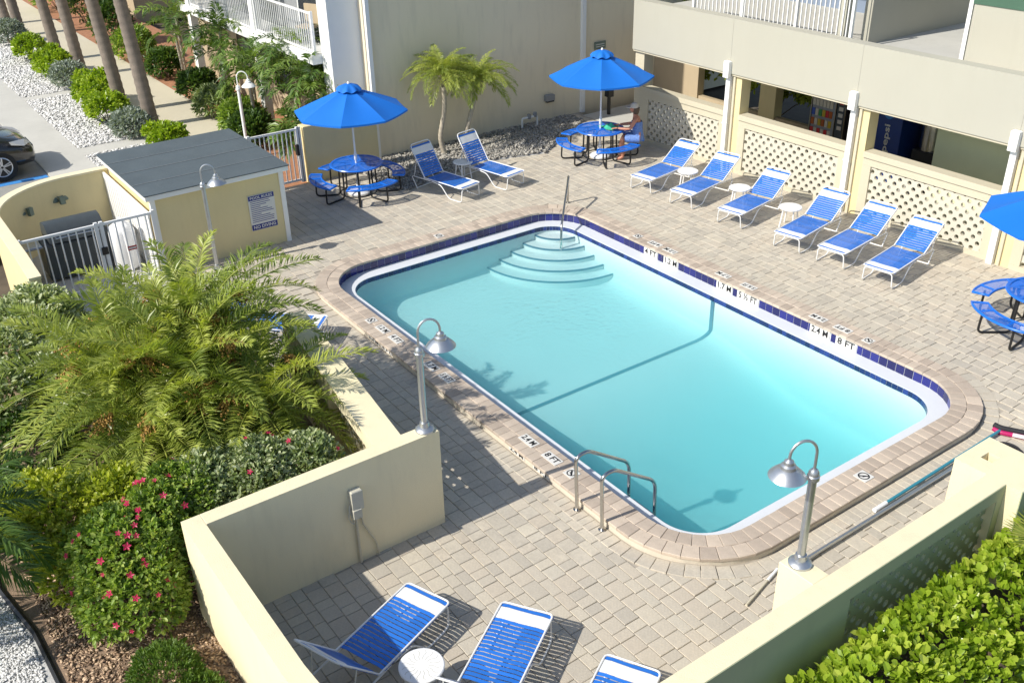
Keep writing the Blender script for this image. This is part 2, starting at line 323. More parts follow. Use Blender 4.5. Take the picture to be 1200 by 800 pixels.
def rawmesh(name,V,F,tone,mt,parent=None,smooth=False):
    k=F.shape[1]; me=bpy.data.meshes.new(name); me.vertices.add(len(V)); me.vertices.foreach_set('co',np.asarray(V,np.float32).ravel())
    me.loops.add(F.size); me.loops.foreach_set('vertex_index',F.astype(np.int32).ravel()); me.polygons.add(len(F)); me.polygons.foreach_set('loop_start',np.arange(0,F.size,k,dtype=np.int32))
    try: me.polygons.foreach_set('loop_total',np.full(len(F),k,dtype=np.int32))
    except Exception: pass
    a=me.attributes.new('tone','FLOAT','POINT'); a.data.foreach_set('value',np.asarray(tone,np.float32)); me.materials.append(mt); me.update(); me.validate()
    if smooth: me.polygons.foreach_set('use_smooth',[True]*len(me.polygons))
    o=bpy.data.objects.new(name,me); return link(o,parent)
def rnd(n,x0,x1,y0,y1): return np.stack([x0+(x1-x0)*RNG.random(n),y0+(y1-y0)*RNG.random(n)],1)
p=rnd(30000,-12,-5.5,.12,3.4); p=p[(p[:,1]>.36)&~((p[:,0]>-8.55)&(p[:,1]>1.85))]; stones('mulch_chips',p,-.035+.02*RNG.random(len(p)),.015,M['chip'],.35,1.9)
p=rnd(26000,-11.5,-7,-1.2,.27); p=p[(p[:,1]<.06+.12*np.clip((p[:,0]+10.4)/1,0,1))]; stones('white_gravel_stones',p,-.045+.01*RNG.random(len(p)),.016,M['whiterock'],.6,1.2)
p=rnd(26000,-46,-20.95,5.22,7.6); p=p[~(((p[:,0]>-26.95)&(p[:,0]<-26.25))|((p[:,0]>-33.4)&(p[:,0]<-32.9)))]; stones('white_rock_stones',p,.005+.02*RNG.random(len(p)),.04,M['whiterock'],.5,1.2)
# ------------------------------------------------------------------ pool
PX0,PX1,PY0,PY1,PR=-15.88,-6.03,6.78,12.47,.9
PCX,PCY=(PX0+PX1)/2,(PY0+PY1)/2; HX,HY=(PX1-PX0)/2,(PY1-PY0)/2
def psdf(x,y,o=0):
    """signed distance to the inner coping line (negative inside)"""
    qx=abs(x-PCX)-HX+PR; qy=abs(y-PCY)-HY+PR
    return math.hypot(max(qx,0),max(qy,0))+min(max(qx,qy),0)-PR
LX,LY=2*(HX-PR),2*(HY-PR); ARC=math.pi/2*PR; PERIM=2*(LX+LY)+4*ARC
def ring(s,o=0):
    """point on the line at offset o outward; s along the inner line, anticlockwise from the middle of the near end of the left side"""
    s=s%PERIM; x0,x1,y0,y1=PX0+PR,PX1-PR,PY0+PR,PY1-PR
    segs=[('l',LX,(x0,PY0),(1,0),(0,-1)),('a',ARC,(x1,y0),-90),('l',LY,(PX1,y0),(0,1),(1,0)),('a',ARC,(x1,y1),0),('l',LX,(x1,PY1),(-1,0),(0,1)),('a',ARC,(x0,y1),90),('l',LY,(PX0,y1),(0,-1),(-1,0)),('a',ARC,(x0,y0),180)]
    for g in segs:
        if s<=g[1]+1e-9:
            if g[0]=='l': return (g[2][0]+g[3][0]*s+g[4][0]*o,g[2][1]+g[3][1]*s+g[4][1]*o)
            a=math.radians(g[3])+s/PR; return (g[2][0]+(PR+o)*math.cos(a),g[2][1]+(PR+o)*math.sin(a))
        s-=g[1]
    return ring(0,o)
def ringsamples(o,ns=12):
    out=[]; s=0
    for L_,k in ((LX,1),(ARC,ns),(LY,1),(ARC,ns),(LX,1),(ARC,ns),(LY,1),(ARC,ns)):
        for i in range(k): out.append(ring(s+L_*i/k,o))
        s+=L_
    return out
pool=empty('swimming_pool',(0,0,0),0,'rectangular swimming pool with rounded corners and turquoise water','pool')
CTOP=.03; WZ=-.245; GZ=-.178; GW=.30
def band(mb,o0,z0,o1,z1,ns=14,tone=.5):
    a=ringsamples(o0,ns); b=ringsamples(o1,ns); n=len(a)
    mb.add([(x,y,z0) for x,y in a]+[(x,y,z1) for x,y in b],[(i,(i+1)%n,n+(i+1)%n,n+i) for i in range(n)],tone)
# riser below coping, backing of tiles
b=MB(); band(b,.40,-.25,.40,-.012); band(b,.40,-.012,.0,-.012); b.build('coping_base',M['riser'],pool)
b=MB(); band(b,.006,-.012,.006,GZ-.01); b.build('tile_backing',M['gutter'],pool)
b=MB(); band(b,.01,GZ,-GW,GZ); band(b,-GW,GZ,-GW,-.188); autosmooth(b.build('overflow_gutter',M['gutter'],pool))
# coping bricks, two rows
def ringpiece(s0,s1,o0,o1,z0,z1,bev,mt,name,tone,parent,nsub=1):
    cx,cy=ring((s0+s1)/2,(o0+o1)/2); pts=[ring(s0+(s1-s0)*i/nsub,o1) for i in range(nsub+1)]+[ring(s1-(s1-s0)*i/nsub,o0) for i in range(nsub+1)]
    mb=MB(); mb.prism([(x-cx,y-cy) for x,y in reversed(pts)][::-1],z0,z1,bev,tone); o=mb.build(name,mt,parent); o.location=(cx,cy,0); return o
def orient(poly):
    a=sum(poly[i][0]*poly[(i+1)%len(poly)][1]-poly[(i+1)%len(poly)][0]*poly[i][1] for i in range(len(poly)))
    return poly if a>0 else poly[::-1]
def ringbrick(s0,s1,o0,o1,z0,z1,bev,mt,name,tone,parent,jit=0):
    cx,cy=ring((s0+s1)/2,(o0+o1)/2); poly=orient([(x-cx,y-cy) for x,y in (ring(s0,o0),ring(s1,o0),ring(s1,o1),ring(s0,o1))])
    mb=MB(); mb.prism(poly,z0,z1+jit,bev,tone); o=mb.build(name,mt,parent); o.location=(cx,cy,0); return o
NB=190; pt=PERIM/NB; far_=MB()
for i in range(NB):
    ringbrick(i*pt+.0015,(i+1)*pt-.0015,-.02,.196,-.011,CTOP,.007,M['coping'],'coping_brick',random.random(),pool,random.uniform(-.002,.002))
    s0,s1=(i+.5)*pt+.0015,(i+1.5)*pt-.0015
    if i<LX/pt+ARC*2/pt+LY/pt-6: ringbrick(s0,s1,.199,.415,-.011,CTOP,.007,M['coping'],'coping_brick',random.random(),pool,random.uniform(-.002,.002))
    else: far_.prism(orient([ring(s0,.199),ring(s1,.199),ring(s1,.415),ring(s0,.415)]),-.011,CTOP+random.uniform(-.002,.002),.007,random.random())
tag(far_.build('far_coping_bricks',M['coping'],pool),kind='stuff')
# tile band: tiles on the sides seen are single pieces
TP=PERIM/190; hid=MB()
s_right0=LX+ARC+LY+ARC*.2; s_end=PERIM
MARK=[]  # arc ranges kept free for depth plaques on the right side
def s_of_right(x): return LX+2*ARC+LY+(PX1-PR-x)
RM=[('4 FT',-12.98,.40),('1.2 M',-12.42,.40),('1.7 M',-11.02,.40),('5 ½ FT',-10.45,.52),('2.4 M',-8.86,.42),('8 FT',-8.33,.42)]
for _,x,wd in RM: MARK.append((s_of_right(x)-wd/2,s_of_right(x)+wd/2))
for i in range(190):
    s0,s1=i*TP+.004,(i+1)*TP-.004
    if any(a<s1 and s0<c for a,c in MARK): 
        cut=[(a,c) for a,c in MARK if a<s1 and s0<c][0]
        if s0<cut[0]-.03: s1=cut[0]-.004
        elif s1>cut[1]+.03: s0=cut[1]+.004
        else: continue
    a,c=ring(s0,.0),ring(s1,.0); a2,c2=ring(s0,.02),ring(s1,.02)
    poly=orient([a,c,c2,a2]); vis=s0>LX+ARC+LY*.9
    if vis:
        cx,cy=ring((s0+s1)/2,.01); mb=MB(); mb.prism([(x-cx,y-cy) for x,y in poly],GZ+.006,-.016,0,random.random()); o=mb.build('tile',M['tileblue'],pool); o.location=(cx,cy,0)
    else: hid.prism(poly,GZ+.006,-.016,0,random.random())
tag(hid.build('hidden_tile_row',M['tileblue'],pool),kind='stuff')
# small edge tiles at the waterline, under the gutter lip
hid=MB(); NE=300; ep=PERIM/NE
for i in range(NE):
    s0,s1=i*ep+.004,(i+1)*ep-.004; poly=orient([ring(s0,-GW-.004),ring(s1,-GW-.004),ring(s1,-GW+.01),ring(s0,-GW+.01)])
    if s0>LX+ARC+LY*.9:
        cx,cy=ring((s0+s1)/2,-GW); mb=MB(); mb.prism([(x-cx,y-cy) for x,y in poly],-.275,-.191,0,random.random()); o=mb.build('edge_tile',M['tiledark'],pool); o.location=(cx,cy,0)
    else: hid.prism(poly,-.275,-.191,0,random.random())
tag(hid.build('hidden_edge_tile_row',M['tiledark'],pool),kind='stuff')
# shell: rings shrinking to the centre
def depth(x): 
    return .86+.12*ss(-15.5,-11.0,x)+.55*ss(-11.0,-8.4,x)
fr=[1,.995,.985,.97,.95,.92,.88,.83,.77,.7,.6,.5,.4,.3,.2,.1,.04]
base=[]; s=0
for L_,k in ((LX,26),(ARC,14),(LY,14),(ARC,14),(LX,26),(ARC,14),(LY,14),(ARC,14)):
    for i in range(k): base.append(ring(s+L_*i/k,-GW+.006))
    s+=L_
V=[(x,y,-.185) for x,y in base]; nb=len(base); F=[]
def shellz(x,y):
    d=max(0,-psdf(x,y)-GW); rc=.4; q=1-min(d/rc,1); return -.26-(depth(x)-.26)*(.82+.18*math.sqrt(max(0,1-q*q)))
for f in fr:
    for x,y in base:
        X=PCX+(x-PCX)*f; Y=PCY+(y-PCY)*f; V.append((X,Y,shellz(X,Y)))
for k in range(len(fr)):
    for i in range(nb): j=(i+1)%nb; F.append((k*nb+i,k*nb+j,(k+1)*nb+j,(k+1)*nb+i))
F.append(tuple(len(fr)*nb+i for i in range(nb)))
b=MB(); b.add(V,F); autosmooth(b.build('shell',M['plaster'],pool),50)
# slope-break line of dark tiles across floor and up the far wall
def shellz2(y,x=-10.99): return shellz(x,y)+.006
b=MB(); ys=np.linspace(PY0+GW+.01,PY1-GW-.01,90)
for y0,y1 in zip(ys[:-1],ys[1:]): b.add([(-11.03,y0,shellz2(y0)),(-10.95,y0,shellz2(y0)),(-10.95,y1,shellz2(y1)),(-11.03,y1,shellz2(y1))],[(0,1,2,3)])
ye=PY1-GW-.012; b.add([(-11.03,ye,shellz2(ye)),(-10.95,ye,shellz2(ye)),(-10.95,ye,-.27),(-11.03,ye,-.27)],[(0,1,2,3)])
b.build('floor_line',M['tilestep'],pool)
# corner steps
CSX,CSY=PX0+GW,PY1-GW
for k,(r,z) in enumerate(((.60,-.33),(.92,-.43),(1.24,-.53),(1.54,-.63),(1.84,-.73))):
    arc=[(CSX+r*math.cos(a),CSY+r*math.sin(a)) for a in np.linspace(-math.pi/2,0,26)]
    b=MB(); b.prism([(CSX-.005*k,CSY+.005*k)]+arc,-1.3-.01*k,z); o=b.build('step',M['plaster'],pool)
    t=MB()
    for (x0,y0),(x1,y1) in zip(arc[:-1],arc[1:]):
        def off(x,y,d): 
            l=math.hypot(x-CSX,y-CSY); return (CSX+(x-CSX)*(l+d)/l,CSY+(y-CSY)*(l+d)/l)
        a,c,e,g=off(x0,y0,-.022),off(x1,y1,-.022),off(x1,y1,.006),off(x0,y0,.006)
        t.add([(*a,z+.004),(*c,z+.004),(*e,z+.004),(*g,z+.004),(*e,z-.025),(*g,z-.025)],[(0,3,2,1),(3,5,4,2)])
    t.build('step_edge_tiles',M['tilestep'],o)
b=MB(); rs=[(x,y) for x,y in ringsamples(-GW+.05,12)]; b.prism(rs,-2.6,WZ); wo=b.build('water',M['water']); tag(wo,kind='structure'); 
# depth plaques
BLK=M['ink']
def plaque(cx,cy,cz,xa,ya,w_,h_,txt,parent=pool,tsize=None,th=.006):
    Mx=frame((cx,cy,cz),xa,ya); mb=MB(); mb.box(-w_/2,w_/2,-h_/2,h_/2,-.004,th); mb.xform(Mx); p_=mb.build('depth_plaque' if txt!='ND' else 'no_diving_plaque',M['plaque'],parent)
    if txt=='ND':
        t=MB(); r1,r2=h_*.40,h_*.31; n=20
        for k in range(n):
            a0,a1=2*math.pi*k/n,2*math.pi*(k+1)/n; t.add([(r1*math.cos(a0),r1*math.sin(a0),th+.002),(r1*math.cos(a1),r1*math.sin(a1),th+.002),(r2*math.cos(a1),r2*math.sin(a1),th+.002),(r2*math.cos(a0),r2*math.sin(a0),th+.002)],[(0,1,2,3)])
        q=r2*.72; t.add([(-q-.008,q-.008,th+.002),(-q+.008,q+.008,th+.002),(q+.008,-q+.008,th+.002),(q-.008,-q-.008,th+.002)],[(3,2,1,0)])
        t.add([(-.03,-.01,th+.001),(.02,-.03,th+.001),(.03,-.015,th+.001),(-.02,.012,th+.001)],[(0,1,2,3)])
        t.xform(Mx); t.build('no_diving_symbol',BLK,p_)
    else: text_part(txt,tsize or h_*.86,BLK,p_,Mx@Matrix.Translation((0,0,th+.002)),'depth_lettering',width=w_*.84)
CZ=CTOP+.003
for x,t in ((-13.22,'1.2 M'),(-12.78,'4 FT'),(-11.66,'1.7 M'),(-11.22,'5 ½ FT'),(-9.10,'2.4 M'),(-8.58,'8 FT')): plaque(x,PY0-.16,CZ,(1,0,0),(0,1,0),.31,.15,t)
plaque(-13.62,PY0-.16,CZ,(1,0,0),(0,1,0),.17,.17,'ND'); plaque(-8.16,PY0-.16,CZ,(1,0,0),(0,1,0),.17,.17,'ND')
for x,t in ((-9.05,'2.4 M'),(-8.5,'8 FT'),(-13.1,'1.2 M'),(-12.66,'4 FT')): plaque(x,PY0-.403,-.035,(1,0,0),(0,0,1),.36,.075,t,tsize=.085,th=.004)
for x,t in ((-13.05,'4 FT'),(-12.62,'1.2 M'),(-11.22,'1.7 M'),(-10.6,'5 ½ FT'),(-9.05,'2.4 M'),(-8.55,'8 FT')): plaque(x,PY1+.17,CZ,(-1,0,0),(0,-1,0),.31,.15,t)
for x in (-13.55,-8.05): plaque(x,PY1+.17,CZ,(-1,0,0),(0,-1,0),.16,.16,'ND')
plaque(PX1+.2,9.58,CZ,(0,1,0),(-1,0,0),.19,.19,'ND'); plaque(PX0-.18,9.5,CZ,(0,-1,0),(1,0,0),.17,.17,'ND')
for t,x,wd in RM: plaque(x,PY1-.002,(GZ-.016)/2+.006,(1,0,0),(0,0,1),wd-.02,.15,t,tsize=.16,th=.006)
# ------------------------------------------------------------------ deck
BED=[(-21.3,10.2),(-19.2,10.1),(-18.79,10.4),(-18.97,10.98),(-19.49,12.76),(-19.23,13.6),(-18.96,14.45),(-19.58,15.34),(-20.57,17.0),(-21.3,17.0)]
def inpoly(x,y,P):
    c=False; j=len(P)-1
    for i in range(len(P)):
        if (P[i][1]>y)!=(P[j][1]>y) and x<(P[j][0]-P[i][0])*(y-P[i][1])/(P[j][1]-P[i][1])+P[i][0]: c=not c
        j=i
    return c
def ondeck(x,y):
    if psdf(x,y)<.38: return False
    if x>-4.0 or y>17.25 or x<-21.3: return False
    if x>-8.5:
        if y<1.95: return False
        if x>-6.1 and y<4.1 and math.hypot(x+6.1,y-4.1)>2.1: return False
    elif y<4.15+(-8.5-x)*.13 and x>-13: return False
    elif y<4.75 : return False
    if x<-17.9 and y<7.05: return False
    if x<-20.75 and y<10.2: return False
    return True
b=MB(); g=.3
for i in range(58):
    for j in range(52):
        x0=-21.35+i*g; y0=1.8+j*g; cx,cy=x0+g/2,y0+g/2
        if psdf(cx,cy)<-.25+.38 and not psdf(cx,cy)>.1: continue
        if not (ondeck(cx,cy) or ondeck(cx-.2,cy) or ondeck(cx+.2,cy) or ondeck(cx,cy+.2) or ondeck(cx,cy-.2)): continue
        if psdf(cx,cy)<.22: continue
        P4=[(x0,y0),(x0+g,y0),(x0+g,y0+g),(x0,y0+g)]; b.add([(x,y,deckz(x,y)-.014) for x,y in P4],[(0,1,2,3)])
deck=tag(b.build('pool_deck',M['joint']),kind='structure')
# flat concrete bedding ring hidden under the coping edge
b=MB(); band(b,.75,-.125,.38,-.125); b.build('bedding',M['joint'],deck)
def inview(x,y,z=0):
    d=Vector((x,y,z))-CAMPOS; f=d.dot(CF); px=600+1156.2*d.dot(CR)/f; py=400-1156.2*d.dot(CU)/f; return 0<px<1200 and 0<py<800
pav=[]; y=1.9; U=.070
while y<17.25:
    h=random.choice((2,3,3))*U; x=-21.35-random.random()*.2
    while x<-4.0:
        l=random.choice((2,3,3,4) if h>.2 else (3,3,4))*U; cx,cy=x+l/2,y+h/2
        if ondeck(cx,cy) and not inpoly(cx,cy,BED):
            sd=psdf(cx,cy); lim=.415+.21
            if sd>lim-.05 or (cx<-14 and sd>.43): pav.append((cx,cy,l,h,random.random()))
        x+=l
    y+=h
near=sorted([k for k,p in enumerate(pav) if inview(p[0],p[1]) and not (p[1]<4.6 and p[0]<-8.6)],key=lambda k:pav[k][0]**2+pav[k][1]**2)[:300]; ns=set(near)
MC={}; rest=MB()
for k,(cx,cy,l,h,t) in enumerate(pav):
    z=deckz(cx,cy)+random.uniform(-.003,.003)
    if k in ns:
        key=(round(l,3),round(h,3),int(t*9))
        if key not in MC: mb=MB(); mb.box(-l/2+.003,l/2-.003,-h/2+.003,h/2-.003,-.05,0,.006,(key[2]+.5)/9); MC[key]=mb.mesh('paver',M['paver'])
        o=bpy.data.objects.new('paver',MC[key]); o.location=(cx,cy,z); o.rotation_euler=(random.uniform(-.004,.004),random.uniform(-.004,.004),random.uniform(-.012,.012)); link(o,deck)
    else: 
        a=.003; rest.prism([(cx-l/2+a,cy-h/2+a),(cx+l/2-a,cy-h/2+a),(cx+l/2-a,cy+h/2-a),(cx-l/2+a,cy+h/2-a)],z-.03,z,.006,t,bottom=False)
tag(rest.build('far_pavers',M['paver'],deck),kind='stuff')
# border course of pavers set on edge round the pool
NBP=int((PERIM+2)/.125); bp_=PERIM/NBP
for i in range(NBP):
    s0=i*bp_; cx,cy=ring(s0+bp_/2,.52)
    if cx<-14.2: continue
    z=deckz(cx,cy); ringbrick(s0+.003,s0+bp_-.003,.425,.635,z-.04,z+.004,.006,M['paver'],'border_paver',random.random(),deck,random.uniform(-.002,.002))
# planting bed by the grey wall
b=MB(); b.prism(orient(BED),-.1,.005); tag(b.build('planting_bed',M['rockbed']),kind='structure')
p=rnd(9000,-21.25,-18.7,10.1,17); p=np.array([q for q in p if inpoly(q[0],q[1],BED)])
hum=.10*np.exp(-((p[:,0]+19.9)**2/.5+(p[:,1]-14.6)**2/1.2)); stones('grey_bed_stones',p,.02+.02*RNG.random(len(p))+hum,.035,M['greyrock'],.6,1.2)
# ------------------------------------------------------------------ lattice screen with round holes
def lattice(name,x0,x1,z0,z1,y,th,mt,parent,pitch=.152,hole=.047,axis='x'):
    mb=MB(); n=8; c45=math.sqrt(.5); W,H=x1-x0,z1-z0; K=int((W+H)/pitch)+2; h=pitch/2
    for i in range(-K,K):
        for j in range(-K,K):
            u=(i-j)*pitch*c45; v=(i+j)*pitch*c45
            if not(0<=u<=W and 0<=v<=H): continue
            vs=[]
            for yy in (0,th):
                for k in range(n):
                    a=2*math.pi*k/n+math.pi/8*0; R=h/max(abs(math.cos(a-math.pi/4*0)),abs(math.sin(a)))
                    ca,sa=math.cos(a+math.pi/4),math.sin(a+math.pi/4); vs.append((u+R*ca,v+R*sa,yy))
                for k in range(n):
                    a=2*math.pi*k/n+math.pi/4; vs.append((u+hole*math.cos(a),v+hole*math.sin(a),yy))
            fs=[]
            for k in range(n):
                l=(k+1)%n; fs+=[(k,l,n+l,n+k),(2*n+l,2*n+k,3*n+k,3*n+l),(n+k,n+l,3*n+l,3*n+k)]
            if axis=='x': pts=[(x0+a_,y+c_,z0+b_) for a_,b_,c_ in vs]
            else: pts=[(y+c_,x0+a_,z0+b_) for a_,b_,c_ in vs]
            mb.add(pts,fs)
    return mb.build(name,mt,parent)
# ------------------------------------------------------------------ low walls round the deck
WT=1.28
def wall(name,label,poly,mt=M['cream'],z0=-.25,z1=WT):
    o=empty(name,(0,0,0),0,label,'wall'); mb=MB(); mb.prism(orient(poly),z0,z1,.012); mb.build('wall_body',mt,o); return o
def chain(outer,inner): return outer+inner[::-1]
arc_o=[(-6.1+2.3*math.cos(a),4.1+2.3*math.sin(a)) for a in np.linspace(-math.pi/2,0,14)]
arc_i=[(-6.1+2.1*math.cos(a),4.1+2.1*math.sin(a)) for a in np.linspace(-math.pi/2,0,14)]
nw=empty('garden_wall',(0,0,0),0,'cream stucco wall curving round near loungers to the hedge side','wall')
def strip_wall(mb,outer,inner,z0,z1):
    n=len(outer); vs=[(x,y,z0) for x,y in outer]+[(x,y,z1) for x,y in outer]+[(x,y,z1) for x,y in inner]+[(x,y,z0) for x,y in inner]; fs=[]
    for i in range(n-1):
        for k in range(3): fs.append((k*n+i,k*n+i+1,(k+1)*n+i+1,(k+1)*n+i))
    fs+=[(0,n,2*n,3*n),(n-1,4*n-1,3*n-1,2*n-1)]; mb.add(vs,fs)
b=MB(); strip_wall(b,[(-8.42,1.80)]+arc_o,[(-8.42,2.0)]+arc_i,-.25,WT); autosmooth(b.build('curved_wall',M['cream'],nw),35)
r=empty('lattice_garden_wall',(0,0,0),0,'cream wall with lattice panel between hedge and pool end','wall')
b=MB(); b.box(-4.12,-3.9,4.1,6.56,-.25,WT,.0); b.box(-4.12,-3.9,9.0,9.12,-.25,WT,.0); b.box(-4.12,-3.9,6.56,9.0,WT-.17,WT,0); b.box(-4.12,-3.9,6.56,9.0,-.25,.16,0); b.build('wall_body',M['cream'],r)
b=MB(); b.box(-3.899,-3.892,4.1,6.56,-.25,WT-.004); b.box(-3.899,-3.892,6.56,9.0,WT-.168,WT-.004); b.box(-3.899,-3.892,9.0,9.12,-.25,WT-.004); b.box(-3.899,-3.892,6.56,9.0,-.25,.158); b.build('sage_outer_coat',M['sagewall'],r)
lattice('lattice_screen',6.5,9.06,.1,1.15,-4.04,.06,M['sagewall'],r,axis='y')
b=MB(); b.box(-4.53,-4.121,6.27,6.5,-.25,WT-.002,.006); b.build('pillar',M['cream'],r)
b=MB()
for x0,x1,y0,y1 in ((-4.5,-3.72,9.121,9.36),(-4.5,-4.34,9.36,9.52),(-4.2,-3.72,9.36,9.52),(-4.5,-3.72,9.52,9.8)): b.box(x0,x1,y0,y1,-.25,WT-.001)
b.build('hollow_end_pillar',M['cream'],r)
b=MB(); b.box(-3.719,-3.71,9.121,9.8,-.25,WT-.004); b.build('sage_pillar_coat',M['sagewall'],r)
yw=empty('divider_wall',(0,0,0),0,'shaded cream wall behind the near loungers carrying a lamp post and electric box','wall')
b=MB(); b.box(-8.65,-8.45,2.0,4.84,-.25,WT,.008); b.box(-8.65,-8.421,1.80,2.0,-.25,WT-.001,.0); b.build('wall_body',M['cream'],yw)
xw=empty('palm_side_wall',(0,0,0),0,'cream wall with lattice opening beside the big date palm','wall')
def xline(x,side): 
    return (4.06 if side==0 else 4.42)+(-8.55-x)*.135
def slab(mb,xa,xb,z0,z1): mb.prism(orient([(xa,xline(xa,0)),(xb,xline(xb,0)),(xb,xline(xb,1)),(xa,xline(xa,1))]),z0,z1)
b=MB(); slab(b,-8.651,-8.95,-.25,WT-.002); slab(b,-8.95,-10.4,-.25,.2); slab(b,-8.95,-10.4,WT-.2,WT-.002); slab(b,-10.4,-12.35,-.25,WT-.002); b.build('wall_body',M['cream'],xw)
lt=lattice('lattice_screen',-10.44,-8.92,.15,1.12,0,.06,M['cream'],xw); lt.location=(-8.55,xline(-8.55,0)+.15,0); lt.rotation_euler=(0,0,-math.atan(.135)); 
for v_ in lt.data.vertices: v_.co.x+=8.55
# electric box on the divider wall
e=empty('electric_box',(-8.45,3.67,0),0,'small grey electric box with conduit on divider wall','electric box')
b=MB(); b.box(.0,.09,-.07,.07,.72,.98,.01); b.box(.02,.11,-.075,.03,.62,.74,.006); b.build('housing',M['boxgrey'],e)
b=MB(); b.tube([(.03,-.02,.66),(.03,-.02,-.08)],.018,8); b.build('conduit',M['cordgrey'],e); b=MB(); b.tube(fillet([(.03,.03,.72),(.03,.06,.45),(.03,.2,.12),(.03,.22,-.08)],.06),.012,6); b.build('conduit',M['cordgrey'],e)
b=MB(); b.tube(fillet([(.05,-.09,.8),(.05,-.12,.6),(.05,-.05,.5),(.05,-.1,.75)],.05),.008,6); b.build('cord',M['boxgrey'],e)
# ------------------------------------------------------------------ pump house
sh=empty('pump_house',(-19.25,5.75,0),0,'yellow pump house with grey flat roof and rules sign','shed')
hx,hy=1.42,1.28
b=MB(); b.box(-hx,hx,-hy,hy,-.25,1.46); b.build('wall',M['yellow'],sh)
b=MB(); b.box(-hx-.12,hx+.12,-hy-.12,hy+.12,1.49,1.585); b.build('fascia',M['white'],sh)
rf=MB(); rf.box(-hx-.14,hx+.14,-hy-.14,hy+.14,1.586,1.605,.004); rf=rf.build('roof',M['roof'],sh)
for x in (-.75,.05,.85): b=MB(); b.box(x-.012,x+.012,-hy-.135,hy+.135,1.606,1.612); b.build('roof_seam',M['seam'],rf)
for y in (-hy,hy): b=MB(); b.box(hx-.05,hx+.03,y-(.03 if y<0 else .06),y+(.06 if y<0 else .03),-.1,1.488); b.build('corner_trim',M['white'],sh)
# rules sign
sg=empty('pool_rules_sign',(-17.83,6.55,.75),0,'white pool rules sign with blue bands on pump house wall','sign')
b=MB(); b.box(.0,.02,-.27,.27,-.36,.36); b.build('panel',M['plaque'],sg)
b=MB(); b.box(.02,.024,-.265,.265,.26,.352); hb=b.build('header_band',M['pearl'],sg); text_part('POOL RULES',.075,M['plaque'],hb,frame((.0255,0,.305),(0,1,0),(0,0,1)),width=.46)
b=MB(); b.box(.02,.024,-.265,.265,-.352,-.24); hb=b.build('footer_band',M['pearl'],sg); text_part('NO DIVING',.095,M['plaque'],hb,frame((.0255,0,-.297),(0,1,0),(0,0,1)),width=.46)
for k in range(12):
    wd=random.uniform(.3,.47) if k not in (3,7) else .2; z=.235-k*.038; b=MB(); b.box(.02,.0225,-.235,-.235+wd,z-.008,z+.004); b.build('print_line',M['pearl'],sg)
# ------------------------------------------------------------------ bin enclosure with curved wall
en=empty('enclosure_wall',(0,0,0),0,'yellow curved enclosure wall beside the pump house','wall')
pts=[(-20.72,4.46)]+[(-19.02+1.7*math.cos(a),3.72+1.7*math.sin(a)) for a in np.linspace(math.pi,1.5*math.pi,16)]+[(-17.0,2.02),(-15.9,2.0)]
def offs(P,d):
    out=[]
    for i in range(len(P)):
        a=Vector(P[max(i-1,0)]); c=Vector(P[min(i+1,len(P)-1)]); t=(c-a).normalized(); out.append((P[i][0]-t.y*d,P[i][1]+t.x*d))
    return out
b=MB(); strip_wall(b,offs(pts,-.08),offs(pts,.08),-.25,1.3); autosmooth(b.build('wall_body',M['yellow'],en),35)
b=MB(); strip_wall(b,offs(pts,-.095),offs(pts,.095),1.301,1.34); autosmooth(b.build('wall_cap',M['cream'],en),35)
sheet('enclosure_floor',[(-20.7,2.1),(-15.9,2.1),(-15.9,4.44),(-20.7,4.44)],-.01,M['concrete'])
pn=empty('white_partition',(-19.2,4.36,0),0,'white slatted partition between enclosure and pump house','partition')
b=MB(); b.box(-1.48,1.45,-.02,.02,1.16,1.28); b.build('top_rail',M['white'],pn); b=MB(); b.box(-1.48,1.45,-.02,.02,.02,.1); b.build('bottom_rail',M['white'],pn)
for k in range(19): b=MB(); x=-1.42+k*.155; b.box(x-.065,x+.065,-.012,.012,.1,1.16); b.build('slat',M['white'],pn)
def bars(parent,x0,x1,z0,z1,step,mt,r=.011,name='baluster',slope=0):
    n=max(1,int(abs(x1-x0)/step))
    mb=MB(); mb.box(-r,r,-r,r,0,z1-z0); me=mb.mesh(name,mt)
    for k in range(1,n): 
        x=x0+(x1-x0)*k/n; o=bpy.data.objects.new(name,me); o.location=(x,0,z0); 
        if slope: o.scale=(1,1,(z1-z0+slope*(x-x0))/(z1-z0))
        link(o,parent)
def railing(name,label,loc,rz,L_,z0,z1,step=.11,cat='railing',posts=(0,1),mt=None,mid=None,group=None):
    mt=mt or M['whitemetal']; o=empty(name,loc,rz,label,cat,group)
    for z,nm in ((z1,'top_rail'),(z0+.06,'bottom_rail')): b=MB(); b.box(0,L_,-.022,.022,z-.022,z+.022); b.build(nm,mt,o)
    if mid: b=MB(); b.box(0,L_,-.018,.018,mid-.015,mid+.015); b.build('middle_rail',mt,o)
    for t in posts: b=MB(); x=t*L_; b.box(x-.03,x+.03,-.03,.03,z0,z1+.05); b.build('post',mt,o)
    bars(o,0,L_,z0+.083,(mid or z1)-.023,step,mt); return o
g1=railing('enclosure_gate','white double gate of vertical bars closing the bin enclosure',(-17.7,2.12,0),math.pi/2,2.3,.06,1.28,.13,'gate',(0,.56,.6,1))
b=MB(); b.box(1.29,1.40,-.05,.03,.72,.86,.01); b.build('latch',M['black'],g1)
b=MB(); b.box(1.74,1.90,-.03,-.025,.68,.76); q=b.build('warning_sign',M['redink'],g1); b=MB(); b.box(1.75,1.89,-.034,-.031,.705,.735); b.build('sign_strip',M['plaque'],q)
g2=railing('entrance_gate','white bar gate in the low wall by blue picnic table',(-20.78,7.28,0),math.pi/2,1.48,.05,1.3,.1,'gate',(0,.18,.97,1))
